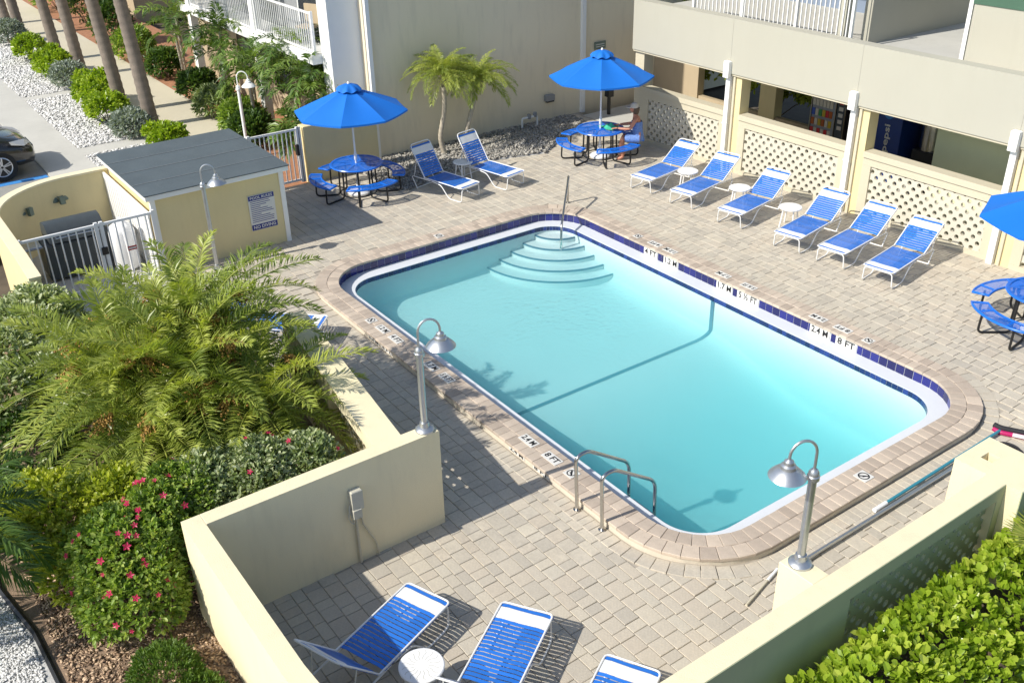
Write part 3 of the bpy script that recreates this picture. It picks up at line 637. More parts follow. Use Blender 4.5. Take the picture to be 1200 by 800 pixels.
b=MB(); b.box(1.36,1.42,-.06,.05,.7,.95,.01); b.build('latch',M['black'],g2)
sw=wall('gate_side_wall','short tan wall between entrance gate and grey building',[(-21.0,8.84),(-20.72,8.84),(-20.72,10.72),(-21.0,10.72)],M['yellow'],-.25,1.33)
# things in the enclosure
def bin_(loc,rz,label):
    o=empty('wheeled_bin',loc,rz,label,'bin'); b=MB(); b.prism([(-.28,-.3),(.28,-.3),(.28,.3),(-.28,.3)],.1,.95,.02); bd=b.build('body',M['grill'],o)
    b=MB(); b.prism([(-.31,-.34),(.31,-.34),(.31,.34),(-.31,.34)],.951,1.02,.03); b.tube([(-.25,-.36,.97),(.25,-.36,.97)],.018,6); b.build('lid',M['grill'],o)
    for s_ in (-1,1): b=MB(); b.tube([(s_*.25,-.28,.1),(s_*.3,-.28,.1)],.1,12); b.build('wheel',M['rubber'],o)
    return o
gl=empty('gas_grill',(-19.0,3.25,0),0,'large dark lidded gas grill inside the yellow enclosure','grill')
b=MB(); b.box(-.3,.3,-.62,.62,.05,.72,.02); b.build('cabinet',M['grill'],gl)
prof=[(-.32,.74),(-.34,.85),(-.27,1.0),(-.1,1.07),(.12,1.05),(.28,.93),(.34,.76)]
b=MB(); n=len(prof); b.add([(x,-.5,z) for x,z in prof]+[(x,.5,z) for x,z in prof],[(i,i+1,n+i+1,n+i) for i in range(n-1)]+[tuple(range(n))[::-1],tuple(range(n,2*n)),(n-1,0,n,2*n-1)]); autosmooth(b.build('lid',M['grill'],gl),50)
b=MB(); b.tube([(.38,-.4,.86),(.38,.4,.86)],.016,8); b.tube([(.3,-.38,.88),(.38,-.38,.86)],.01,6); b.tube([(.3,.38,.88),(.38,.38,.86)],.01,6); b.build('handle',M['steel'],gl)
for s_ in (-1,1): b=MB(); b.box(-.28,.28,min(s_*.63,s_*.98),max(s_*.63,s_*.98),.7,.74,.01); b.build('side_shelf',M['steel'],gl)
tk=empty('white_filter_tank',(-18.55,4.0,0),0,'white filter tank with red label inside the enclosure','tank')
b=MB(); b.lathe([(.0,.02),(.22,.03),(.24,.1),(.24,.75),(.2,.86),(.1,.92),(.0,.93)],20); autosmooth(b.build('vessel',M['plasticwhite'],tk)); b=MB(); b.tube(fillet([(.0,0,.9),(0,0,1.02),(.2,0,1.02),(.3,0,.3),(.3,0,.05)],.06),.03,8); b.build('pipe',M['plasticwhite'],tk)
for k,(x,y,a) in enumerate(((-20.28,2.78,-2.45),(-20.55,3.45,-2.95))):
    o=empty('wall_light',(x,y,.93),a,('weathered green twin wall light beside the white partition' if k else 'weathered green twin wall light at the bend of the curved yellow wall'),'wall light','wall lights on the curved wall')
    b=MB(); b.box(-.02,.05,-.05,.05,-.1,.06,.005); b.build('back_plate',M['bronze'],o)
    for s_ in (-1,1): b=MB(); b.lathe([(.02,.08),(.05,.06),(.09,-.04),(.085,-.06),(.0,-.06)],12,(-.12,s_*.1,0)); autosmooth(b.build('lamp_shade',M['bronze'],o)); b=MB(); b.tube([(-.02,0,.02),(-.12,s_*.1,.07)],.012,6); b.build('arm',M['bronze'],o)
    o.rotation_euler=(0,0,a+math.pi)
# ------------------------------------------------------------------ breezeway building (right)
bw=empty('breezeway_building',(-13,17,0),0,'cream breezeway building with lattice half walls and deep beam','building')
def P_(name,mt,x0,x1,y0,y1,z0,z1,bev=0,parent=bw,ox=13,oy=-17):
    b=MB(); b.box(x0+ox,x1+ox,y0+oy,y1+oy,z0,z1,bev); return b.build(name,mt,parent)
COLX=[-15.38,-11.98,-8.58,-5.18]
xb=[-18.62,-15.36,-11.96,-8.56,-5.16,-2.0]
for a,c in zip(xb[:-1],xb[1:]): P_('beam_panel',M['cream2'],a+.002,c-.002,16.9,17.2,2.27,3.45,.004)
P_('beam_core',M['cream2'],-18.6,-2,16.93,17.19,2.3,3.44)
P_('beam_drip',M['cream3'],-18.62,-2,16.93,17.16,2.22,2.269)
P_('end_column',M['cream3'],-18.6,-18.28,17.0,17.3,-.1,2.219)
bays=[(-18.28,-15.46),(-15.06,-12.06),(-11.66,-8.66),(-8.26,-5.26)]
for cx in COLX:
    P_('column',M['yellow'],cx+.06,cx+.32,17.0,17.3,-.1,2.219)
    P_('column_edge',M['cream3'],cx-.08,cx+.06,17.05,17.3,-.1,2.219)
    P_('column_rib',M['cream3'],cx+.10,cx+.16,16.955,17.0,-.1,2.2)
    dp=P_('downpipe',M['white'],cx-.07,cx+.05,16.9,17.0,-.02,2.22,.0)
    P_('rainwater_head',M['white'],cx-.09,cx+.07,16.80,16.897,2.18,2.55,.02)
    P_('pipe_bracket',M['white'],cx-.085,cx+.065,16.885,16.899,1.1,1.14,.0,dp)
for k,(a,c) in enumerate(bays):
    P_('half_wall_cap',M['cream3'],a,c,16.97,17.25,1.26,1.38,.012)
    P_('half_wall_top_band',M['cream3'],a,c,17.0,17.22,1.10,1.259)
    P_('half_wall_side',M['cream3'],a,a+.2,17.0,17.22,.10,1.099); P_('half_wall_side',M['cream3'],c-.2,c,17.0,17.22,.10,1.099)
    P_('half_wall_base',M['cream3'],a,c,17.0,17.22,-.1,.099)
    lt=lattice('lattice_screen',a+.13+13,c-.13+13,.03,1.16,.035,.06,M['screen'],bw)
P_('floor',M['concrete'],-21,-2,17.3,20.5,-.15,.0)
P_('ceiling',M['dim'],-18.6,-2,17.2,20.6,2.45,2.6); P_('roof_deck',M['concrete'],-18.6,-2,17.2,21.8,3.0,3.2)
P_('back_wall',M['tan'],-21.29,-19.5,20.2,20.45,-.1,2.45); P_('back_column',M['yellow'],-17.25,-16.72,20.2,20.5,-.1,2.45); P_('back_column',M['sage'],-15.58,-15.15,20.2,20.5,-.1,2.45)
P_('back_wall_low',M['tan'],-19.5,-15.58,20.25,20.4,-.1,.35)
P_('back_wall',M['tan'],-15.15,-11.2,20.2,20.45,-.1,2.45); P_('room_wall',M['sage'],-11.25,-2,19.0,19.2,-.1,2.45); P_('room_wall_return',M['sage'],-11.35,-11.25,19.0,20.2,-.1,2.45)
# upper level
P_('upper_side_wall',M['cream2'],-12.78,-12.6,17.9,21.5,3.2,6.4); P_('added_shade_roof',M['cream2'],-18.5,-12.6,17.7,22,6.0,6.3); P_('upper_back_wall',M['bluedim'],-18.5,-12.8,20.6,20.8,3.2,6.0)  # roof is out of view, added to shade the back wall
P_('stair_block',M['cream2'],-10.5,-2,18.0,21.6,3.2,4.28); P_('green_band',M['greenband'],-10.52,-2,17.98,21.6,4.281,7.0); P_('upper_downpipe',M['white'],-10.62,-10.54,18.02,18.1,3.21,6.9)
P_('rail_post_column',M['cream2'],-12.95,-12.79,17.32,17.5,3.2,5.6)
w2=P_('upper_window',M['glassdark'],-17.3,-15.3,20.585,20.599,4.0,5.4); 
for x in (-17.35,-16.33,-15.32): P_('window_frame',M['white'],x,x+.06,20.56,20.584,3.95,5.45,0,w2)
railing('balcony_railing','white balcony railing standing on the breezeway beam',(-17.0,17.3,0),0,3.0,3.2,4.06,.12,'railing',(0,.5,1))
st=empty('stair_railing',(-14.0,17.3,0),0,'sloping white stair railing beside the balcony railing','railing')
L_=1.4; slp=.55
for z,nm in ((4.06,'top_rail'),): 
    b=MB(); b.add([(0,-.022,z-.022),(L_,-.022,z+slp*L_-.022),(L_,.022,z+slp*L_-.022),(0,.022,z-.022),(0,-.022,z+.022),(L_,-.022,z+slp*L_+.022),(L_,.022,z+slp*L_+.022),(0,.022,z+.022)],[(0,1,2,3)[::-1],(4,5,6,7),(0,1,5,4),(1,2,6,5),(2,3,7,6),(3,0,4,7)]); b.build(nm,M['whitemetal'],st)
b=MB(); b.box(0,L_,-.022,.022,3.24,3.284); b.build('bottom_rail',M['whitemetal'],st); b=MB(); b.box(L_-.03,L_+.03,-.03,.03,3.2,4.06+slp*L_+.05); b.build('post',M['whitemetal'],st)
bars(st,0,L_,3.284,4.03,.11,M['whitemetal'],slope=slp)
railing('roof_edge_railing','distant white railing at the far edge of the roof deck',(-13.0,21.7,0),0,3.0,3.2,4.1,.12,'railing')
# vending machines and tank in the breezeway
vm=empty('snack_machine',(-14.4,19.55,0),0,'black snack vending machine with lit glass front in the breezeway','vending machine')
b=MB(); b.box(-.5,.5,-.2,.5,.0,1.85,.02); b.build('cabinet',M['black'],vm)
b=MB(); b.box(-.46,.2,-.214,-.2,.5,1.72); b.build('shelf_recess',M['dim'],vm)
pc=[mat('pack%d'%i,c,.4) for i,c in enumerate(((.5,.03,.03),(.5,.35,.03),(.05,.25,.08),(.55,.5,.4),(.05,.1,.4),(.4,.1,.02)))]
for r in range(5):
    for c in range(6): b=MB(); x=-.41+c*.10; z=.56+r*.23; b.box(x-.04,x+.04,-.235,-.216,z,z+.16,.004); b.build('snack_pack',pc[(r*5+c*3+r*c)%6],vm)
b=MB(); b.box(.24,.46,-.212,-.201,.6,1.65); q=b.build('control_panel',M['grill'],vm)
for z_ in (.8,.95,1.1,1.25,1.4): b=MB(); b.box(.29,.41,-.217,-.213,z_,z_+.09); b.build('button',M['hat'] if z_<1.3 else M['redink'],q)
for x in (-.49,.21,.47): b=MB(); b.box(x,x+.02,-.24,-.201,.45,1.75); b.build('door_trim',M['steel'],vm)
dm=empty('drink_machine',(-12.78,19.4,0),0,'blue soft drink vending machine with globe logo in the breezeway','vending machine')
mb_=mat('machine_blue',(.01,.035,.16),.3,.1); mb2=mat('machine_side_blue',(.02,.16,.45),.35,.08)
b=MB(); b.box(-.1,.55,-.35,.4,0,1.9,.03); b.build('cabinet',mb_,dm); b=MB(); b.box(-.42,-.101,-.36,.4,0,1.9,.03); sd=b.build('side_panel',mb2,dm)
text_part('pepsi',.2,M['boxgrey'],dm,frame((.2,-.355,1.02),(0,0,1),(-1,0,0)),'logo_lettering',width=.62)
n=24
for nm,mt,lo,hi in (('logo_red',M['redink'],.2,1.01),('logo_white',M['plaque'],-.2,.2),('logo_blue',mb2,-1.01,-.2)):
    R_=.13; pts=[(R_*math.cos(a),R_*math.sin(a)) for a in np.linspace(0,2*math.pi,49)[:-1]]; ins=[(x,max(min(z,hi*R_),lo*R_)) for x,z in pts]
    b=MB(); b.add([(.2+x,-.356-(0.001 if nm=='logo_white' else 0),1.58+z) for x,z in ins],[tuple(range(len(ins)))]); b.build(nm,mt,dm)
b=MB(); b.box(-.36,-.16,-.366,-.361,1.62,1.70); b.box(-.33,-.16,-.366,-.361,1.50,1.57); b.build('white_mark',M['plaque'],sd)
b=MB(); b.lathe([(.0,0),(.09,0),(.09,.006),(.0,.006)],20); b.xform(frame((-.26,-.362,1.25),(1,0,0),(0,0,1))); b.build('round_badge',M['fruit'],sd)
wt=empty('water_heater',(-11.72,19.5,0),0,'tall shiny steel cylinder tank standing in the breezeway','tank')
b=MB(); b.lathe([(.0,.25),(.25,.25),(.27,.3),(.27,2.2),(.2,2.3),(0,2.32)],24); autosmooth(b.build('cylinder',M['steel'],wt)); b=MB(); b.lathe([(.275,1.45),(.285,1.45),(.285,1.53),(.275,1.53)],24,cap=False); b.build('band',M['black'],wt); b=MB(); b.box(-.28,.28,-.28,.28,0,.9,.02); b.build('stand',M['black'],wt)
# ------------------------------------------------------------------ grey tall building and balcony wing (left, behind)
gb=empty('grey_building',(-26,14,0),0,'tall shaded grey stucco building wall behind the planted bed','building')
def G_(name,mt,x0,x1,y0,y1,z0,z1,bev=0,parent=gb): return P_(name,mt,x0,x1,y0,y1,z0,z1,bev,parent,26,-14)
G_('wall',M['greywall'],-31,-21.3,10.9,24,-.2,12.5)
G_('white_end_wall',M['white'],-22.0,-21.5,10.1,10.899,-.2,12.5)
G_('downpipe',M['white'],-21.298,-21.2,10.93,11.03,0,12.5); G_('downpipe',M['white'],-21.298,-21.2,17.42,17.54,0,12.5)
sgn=empty('wall_sign',(-21.28,18.1,1.75),0,'small dark green sign plate high on grey wall','sign'); b=MB(); b.box(0,.02,-.2,.2,-.1,.1); b.build('plate',M['bronze'],sgn)
for k in range(2): b=MB(); b.box(.02,.023,-.15,.15,.02-k*.06,.04-k*.06); b.build('print_line',M['plaque'],sgn)
for y,z,nm,lb in ((16.3,.62,'wall_vent','small dark vent box on grey wall above white pipes'),):
    o=empty(nm,(-21.28,y,z),0,lb,'vent'); b=MB(); b.box(0,.12,-.14,.14,-.08,.08,.01); b.build('hood',M['dim'],o); b=MB(); b.box(.03,.12,-.12,.12,-.12,-.081); b.build('grille',M['black'],o)
pp=empty('backflow_pipe',(-20.95,15.45,0),0,'white backflow pipe loop beside the grey wall','pipe')
b=MB(); b.tube(fillet([(0,-.28,0),(0,-.28,.3),(0,.22,.3),(0,.22,0)],.05),.028,8); b.build('pipe',M['white'],pp); b=MB(); b.lathe([(.05,-.06),(.06,0),(.05,.06)],12,(0,-.05,.32)); b.lathe([(.05,-.06),(.06,0),(.05,.06)],12,(0,.15,.34)); b.build('valve',M['dim'],pp)
ht=empty('hose_post',(-20.6,17.9,0),0,'black hose post against the shaded grey wall','post'); b=MB(); b.tube([(0,0,0),(0,0,.5)],.05,10); b.build('pedestal',M['black'],ht); b=MB(); b.box(-.09,.09,-.09,.09,.5,.8,.03); b.build('head',M['black'],ht)
bl=empty('balcony_wing',(-26,10,0),0,'pale wing with white balconies behind the foundation palms','building')
def B_(name,mt,x0,x1,y0,y1,z0,z1,bev=0,parent=bl): return P_(name,mt,x0,x1,y0,y1,z0,z1,bev,parent,26,-10)
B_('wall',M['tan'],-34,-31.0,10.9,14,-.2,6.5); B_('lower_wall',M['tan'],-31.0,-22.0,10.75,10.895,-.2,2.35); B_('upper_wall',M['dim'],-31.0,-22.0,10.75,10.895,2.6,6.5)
B_('balcony_slab',M['white'],-31.2,-22.0,9.85,10.75,2.34,2.56,.0); B_('roof_slab',M['white'],-31.2,-22.0,9.85,10.75,5.2,5.4)
for x in (-25.6,-30.6): B_('column',M['white'],x-.13,x+.13,9.88,10.1,-.1,2.339); B_('column',M['white'],x-.13,x+.13,9.88,10.1,2.561,5.2)
for x in (-29.5,-27.4,-24.4): d=B_('sliding_door',M['glassdark'],x,x+1.5,10.72,10.749,2.57,4.7); B_('door_frame',M['white'],x-.05,x,10.7,10.749,2.57,4.75,0,d)
for x in (-29.2,-26.6,-23.6): B_('window',M['glassdark'],x,x+1.1,10.73,10.749,.7,1.9)
railing('balcony_rail','white balcony railing beside the white end wall',(-25.45,9.95,0),0,3.4,2.56,3.5,.12,'railing')
railing('balcony_rail','white balcony railing on the far bay of the pale wing',(-30.4,9.95,0),0,4.65,2.56,3.5,.12,'railing')
bc=empty('balcony_chair',(-23.3,10.4,2.57),.4,'small chair on the balcony behind the railing','chair'); b=MB(); b.box(-.22,.22,-.22,.22,.38,.43,.01); b.build('seat',M['tan'],bc); b=MB(); b.box(-.22,.22,.18,.22,.44,.9,.01); b.build('backrest',M['tan'],bc)
for x in (-.2,.2):
    for y in (-.2,.2): b=MB(); b.box(x-.015,x+.015,y-.015,y+.015,0,.379); b.build('leg',M['white'],bc)
fb=empty('far_building',(-50,14,0),0,'tan building beyond the end of the walkway','building'); b=MB(); b.box(-6,6,-2,8,-.2,5); b.build('wall',M['tan'],fb); b=MB(); b.box(-6.3,6.3,-2.3,8.3,5.01,5.2); b.build('roof',M['white'],fb)
for x in (-4,-1.5,1,3.5): b=MB(); b.box(x,x+1.2,-2.03,-2.001,.8,2.2); b.build('window',M['glassdark'],fb)
# ------------------------------------------------------------------ pool fittings
for x,lb in ((-7.65,'stainless ladder rail beside the 8 FT marking'),(-7.16,'stainless ladder rail beside the rounded pool corner')):
    o=empty('ladder_rail',(x,6.3,-DROP),0,lb,'handrail','pair of pool ladder rails')
    b=MB(); b.tube(fillet([(0,0,0),(0,-.03,.82),(0,.16,.84),(0,.86,.36),(0,.9,-.9)],.13,6),.024,10); autosmooth(b.build('rail',M['steel'],o)); b=MB(); b.lathe([(.0,0),(.05,0),(.05,.015),(.0,.02)],14); b.build('escutcheon',M['steel'],o)
o=empty('ladder_steps',(-7.405,7.19,0),0,'dark ladder treads under water between the ladder rails','ladder')
for z in (-.35,-.62,-.89): b=MB(); b.box(-.22,.22,-.05,.05,z-.012,z+.012,.004); b.build('tread',M['steel'],o)
o=empty('stair_handrail',(-15.95,12.75,0),0,'stainless handrail slanting down into the corner pool steps','handrail')
b=MB(); b.tube(fillet([(0,0,0),(0,0,.60),(.1,-.06,.64),(1.05,-1.0,.05),(1.12,-1.07,-.55)],.1,6),.024,10); autosmooth(b.build('rail',M['steel'],o)); b=MB(); b.lathe([(.0,0),(.05,0),(.05,.015),(.0,.02)],14); b.build('escutcheon',M['steel'],o)
def lamp(loc,rz,label,h=1.0,base=True,sc=1,lowr=.04):
    """goose-neck lamp post; the shade hangs towards local +x"""
    o=empty('lamp_post',loc,rz,label,'lamp post')
    b=MB(); b.lathe([(.0,0),(.115,0),(.115,.025),(.09,.05),(.06,.06),(.055,.12),(.0,.12)],20); autosmooth(b.build('base',M['galv'],o))
    b=MB(); b.tube([(0,0,.1),(0,0,h)],lowr,14); autosmooth(b.build('pole',M['galv'],o)); b=MB(); b.lathe([(.05,h-.05),(.06,h-.04),(.06,h),(.05,h+.01),(.05,h+.04),(.03,h+.07),(.0,h+.07)],16); autosmooth(b.build('collar',M['galv'],o))
    pts=[(0,0,h+.05),(0,0,h+.25)]+[(.13-.13*math.cos(a),0,h+.25+.15*math.sin(a)) for a in np.linspace(.2,math.pi,12)]+[(.26,0,h+.2)]
    b=MB(); b.tube(pts,.014,8); autosmooth(b.build('goose_neck',M['galv'],o))
    sh_=MB(); z=h+.2; sh_.lathe([(.02,z+.02),(.045,z),(.05,z-.03),(.07,z-.045),(.075,z-.075),(.11,z-.095),(.165,z-.15),(.175,z-.165),(.168,z-.167),(.1,z-.11),(.05,z-.09)],24,(.26,0,0)); s_=autosmooth(sh_.build('lamp_shade',M['galv'],o),30)
    b=MB(); b.lathe([(.0,z-.16),(.03,z-.15),(.04,z-.11),(.0,z-.1)],12,(.26,0,0)); b.build('bulb',M['lampglass'],s_); return o
lamp((-8.56,4.71,WT),math.radians(75),'galvanised goose neck lamp on the shaded divider wall',1.05)
lamp((-4.39,6.40,WT-.002),math.radians(-115),'galvanised goose neck lamp on the pillar above the pool poles',1.05)
lamp((-17.45,5.35,-.05),math.radians(60),'galvanised goose neck lamp in front of the pump house',1.7)
lamp((-23.4,8.45,0),math.radians(60),'white goose neck lamp beyond the entrance gate',1.75)
for a in list(bpy.data.objects):
    if a.get('label')=='white goose neck lamp beyond the entrance gate':
        for c in a.children: c.data.materials[0]=M['white']
# ------------------------------------------------------------------ loungers
def make_lounger(back):
    """origin on the ground under the foot end; head towards +y"""
    o=empty('sun_lounger',(0,0,0),0,'x','lounger','blue strap sun loungers on the deck'); W=.29; Z=.33; HY_=1.18; r=.0115
    al=math.radians(back); c,s=math.cos(al),math.sin(al); BL=.80
    b=MB(); b.tube(fillet([(-W,HY_+.02,Z),(-W,0,Z),(W,0,Z),(W,HY_+.02,Z)],.06),r,8); autosmooth(b.build('seat_frame',M['whitemetal'],o))
    b=MB(); b.tube(fillet([(-W,HY_,Z),(-W,HY_+BL*c,Z+BL*s),(W,HY_+BL*c,Z+BL*s),(W,HY_,Z)],.09),r,8); autosmooth(b.build('back_frame',M['whitemetal'],o))
    b=MB(); b.tube(fillet([(-W,.16,.014),(-W+.01,.04,.014),(-W+.03,.02,.3),(W-.03,.02,.3),(W-.01,.04,.014),(W,.16,.014)],.06),r,8); autosmooth(b.build('foot_leg',M['whitemetal'],o))
    for q in (-1,1):
        b=MB(); b.tube(fillet([(q*W,.14,.014),(q*W,.42,.014),(q*W,.66,.27),(q*W,.95,.30)],.08),r,8); autosmooth(b.build('side_leg',M['whitemetal'],o))
        b=MB(); b.tube(fillet([(q*W,1.0,.30),(q*W,1.62,.29),(q*W,1.44,.014)],.07),r,8); autosmooth(b.build('rear_leg',M['whitemetal'],o))
    b=MB(); b.tube([(-W,1.5,.014),(W,1.5,.014)],.011,8); b.tube([(-W,HY_+.45*c,Z+.45*s-.01),(-W+.02,1.55,.28)],.008,6); b.tube([(W,HY_+.45*c,Z+.45*s-.01),(W-.02,1.55,.28)],.008,6); b.build('back_support',M['whitemetal'],o)
    def strap(y,z,ca,sa,mt,wd=.046,sag=.012,tone=.5):
        n=6; vs=[]; 
        for i in range(n+1):
            x=-W-.014+(2*W+.028)*i/n; dz=r+.002-sag*(1-(2*i/n-1)**2)
            if i in (0,n): dz=-r*.6
            for k in (-1,1):
                d=k*wd/2; vs.append((x,y+d*ca-dz*sa,z+d*sa+dz*ca))
        fs=[(2*i,2*i+2,2*i+3,2*i+1) for i in range(n)]; b=MB(); b.add(vs,fs,tone); nv=len(vs); b.add([(x,y_+.004*sa,z_-.004*ca) for x,y_,z_ in vs],[f[::-1] for f in fs],tone); return autosmooth(b.build('strap',mt,o),50)
    NS=20; pit=1.1/NS
    for k in range(NS):
        y=.045+k*pit; white=(1<=k<=3); strap(y,Z,1,0,M['whitevinyl'] if white else M['bluevinyl'],wd=.0535 if white else .0415,tone=random.random())
    NBk=14; pb=(BL-.06)/NBk
    for k in range(NBk):
        d=.045+k*pb; white=(NBk-4<=k<=NBk-2); strap(HY_+d*c,Z+d*s,c,s,M['whitevinyl'] if white else M['bluevinyl'],wd=.0515 if white else .0405,tone=random.random())
    return o
lo=make_lounger(50); hi=make_lounger(58); mid=make_lounger(31)
GL='blue strap sun loungers on the deck'
def put(o,x,y,rz,lb):
    return dup(o,(x,y,deckz(x,y)),math.radians(rz),lb,GL)
ROW=[(-15.47,14.42,10,'sunlit blue lounger along the lattice wall, first from the seated person'),(-14.24,14.46,11,'sunlit blue lounger along the lattice wall, second from the seated person'),(-12.84,14.46,10,'sunlit blue lounger along the lattice wall, between the two side tables'),(-11.30,14.42,10,'sunlit blue lounger by the lattice wall, third from the offside blue parasol'),(-10.33,14.50,8,'sunlit blue lounger by the lattice wall, second from the offside blue parasol'),(-9.28,14.48,9,'sunlit blue lounger by the lattice wall, closest to the offside blue parasol')]
ROW[3]=(*ROW[3][:3],'sunlit blue lounger along the lattice wall, third from the empty picnic table at its end'); ROW[4]=(*ROW[4][:3],'sunlit blue lounger along the lattice wall, second from the empty picnic table at its end'); ROW[5]=(*ROW[5][:3],'sunlit blue lounger along the lattice wall, next to the empty picnic table at its end')
for x,y,rz,lb in ROW: put(mid,x,y,rz,lb)
put(hi,-17.42,11.2,102,'shaded blue lounger with upright back between grey wall and pool'); put(hi,-17.42,12.43,101,'blue lounger with upright back, partly sunlit, beside the planted bed')
put(lo,-7.2,3.86,-159,'blue lounger half in wall shade, backrest towards the corner of cream walls'); put(lo,-6.36,4.58,-147,'blue lounger beside the round white table, fully in sun'); put(lo,-5.12,4.97,-151,'blue lounger tucked behind the lattice garden wall end, only its foot in view')
put(mid,-13.65,5.75,136,'blue lounger hidden behind date palm and palm side wall'); put(mid,-4.88,9.98,-67,'blue lounger hidden behind the hollow end pillar')
for t in (lo,hi,mid):
    for c in list(t.children): bpy.data.objects.remove(c)
    bpy.data.objects.remove(t)
# ------------------------------------------------------------------ side tables
def make_side():
    o=empty('side_table',(0,0,0),0,'x','side table','round white side tables'); R=.23
    b=MB(); b.lathe([(.0,.39),(R-.02,.39),(R,.4),(R,.418),(R-.01,.425),(.0,.425)],28); autosmooth(b.build('table_top',M['plasticwhite'],o),30)
    for k in range(4):
        a=math.pi/4+k*math.pi/2; b=MB(); b.tube([(.15*math.cos(a),.15*math.sin(a),.392),(.17*math.cos(a),.17*math.sin(a),.2),(.2*math.cos(a),.2*math.sin(a),0)],.016,8); b.build('leg',M['plasticwhite'],o)
    for k in range(16):
        a0=2*math.pi*k/16; b=MB(); 
        for i in range(5):
            r0,r1=.07+.025*i,.07+.025*(i+1); a=a0+.09*math.sin(i*1.3); c=a0+.09*math.sin((i+1)*1.3); wd=.0028
            b.add([(r0*math.cos(a)-wd*math.sin(a),r0*math.sin(a)+wd*math.cos(a),.4262),(r1*math.cos(c)-wd*math.sin(c),r1*math.sin(c)+wd*math.cos(c),.4262),(r1*math.cos(c)+wd*math.sin(c),r1*math.sin(c)-wd*math.cos(c),.4262),(r0*math.cos(a)+wd*math.sin(a),r0*math.sin(a)-wd*math.cos(a),.4262)],[(3,2,1,0)])
        b.build('slot',M['boxgrey'],o)
    return o
s0=make_side()
for x,y,lb in ((-14.98,15.4,'round white side table between first and second lattice wall loungers from the seated person'),(-13.52,15.5,'round white side table between second and third lattice wall loungers from the seated person'),(-12.1,15.45,'round white side table between third and fourth lattice wall loungers from the seated person'),(-18.7,11.82,'round white side table between the two loungers by the grey wall'),(-6.28,3.22,'round white side table with curved slots between the near walled loungers')): dup(s0,(x,y,deckz(x,y)),random.random(),lb,'round white side tables')
for c in list(s0.children): bpy.data.objects.remove(c)
bpy.data.objects.remove(s0)
# ------------------------------------------------------------------ picnic tables and parasols
def make_picnic():
    o=empty('picnic_table',(0,0,0),0,'x','picnic table','round blue picnic tables'); R=.58; Z=.73
    b=MB(); b.lathe([(R-.05,Z-.03),(R,Z-.035),(R+.012,Z-.018),(R,Z),(R-.05,Z-.002)],40,cap=False); 
    for k in range(8):
        a=2*math.pi*k/8
        ca,sa=math.cos(a),math.sin(a); w_=.03; b.add([(.05*ca-w_*sa,.05*sa+w_*ca,Z-.003),((R-.04)*ca-w_*sa,(R-.04)*sa+w_*ca,Z-.003),((R-.04)*ca+w_*sa,(R-.04)*sa-w_*ca,Z-.003),(.05*ca+w_*sa,.05*sa-w_*ca,Z-.003)],[(3,2,1,0)])
    b.lathe([(.0,Z-.02),(.14,Z-.02),(.14,Z-.001),(.0,Z-.001)],20); top=autosmooth(b.build('table_top',M['bluecoat'],o),35)
    b=MB(); b.lathe([(.05,Z-.012),(R-.03,Z-.012)],40,cap=False); b.build('mesh_panel',M['perf'],top)
    for k in range(4):
        A=k*math.pi/2; hw=math.radians(34); r0,r1=.80,1.06; n=12; z=.45
        an=np.linspace(A-hw,A+hw,n); outer=[(r1*math.cos(a),r1*math.sin(a)) for a in an]; inner=[(r0*math.cos(a),r0*math.sin(a)) for a in an]
        loop=[(x,y,z) for x,y in outer]+[(x,y,z) for x,y in inner[::-1]]
        b=MB(); b.tube(loop,.022,8,closed=True)
        for i in (3,8): b.tube([(*outer[i],z),(*inner[i],z)],.02,6)
        bn=autosmooth(b.build('bench',M['bluecoat'],o),50)
        b=MB(); b.add([(x,y,z+.012) for x,y in outer]+[(x,y,z+.012) for x,y in inner],[(i,n+i,n+i+1,i+1)[::-1] for i in range(n-1)]); b.build('mesh_panel',M['perf'],bn)
        for d in (-.36,.36):
            a=A+d; ca,sa=math.cos(a),math.sin(a); a2=A+d*.9
            b=MB(); b.tube(fillet([(.93*ca,.93*sa,.43),(.95*ca,.95*sa,.02),(.42*math.cos(a2),.42*math.sin(a2),.02),(.40*math.cos(a2),.40*math.sin(a2),Z-.04)],.09),.02,8); autosmooth(b.build('leg_frame',M['black'],o))
    for z in (.06,Z-.06): b=MB(); b.lathe([(.405,z-.012),(.42,z),(.405,z+.012),(.39,z),(.405,z-.012)],28,cap=False); b.build('ring_brace',M['black'],o)
    return o
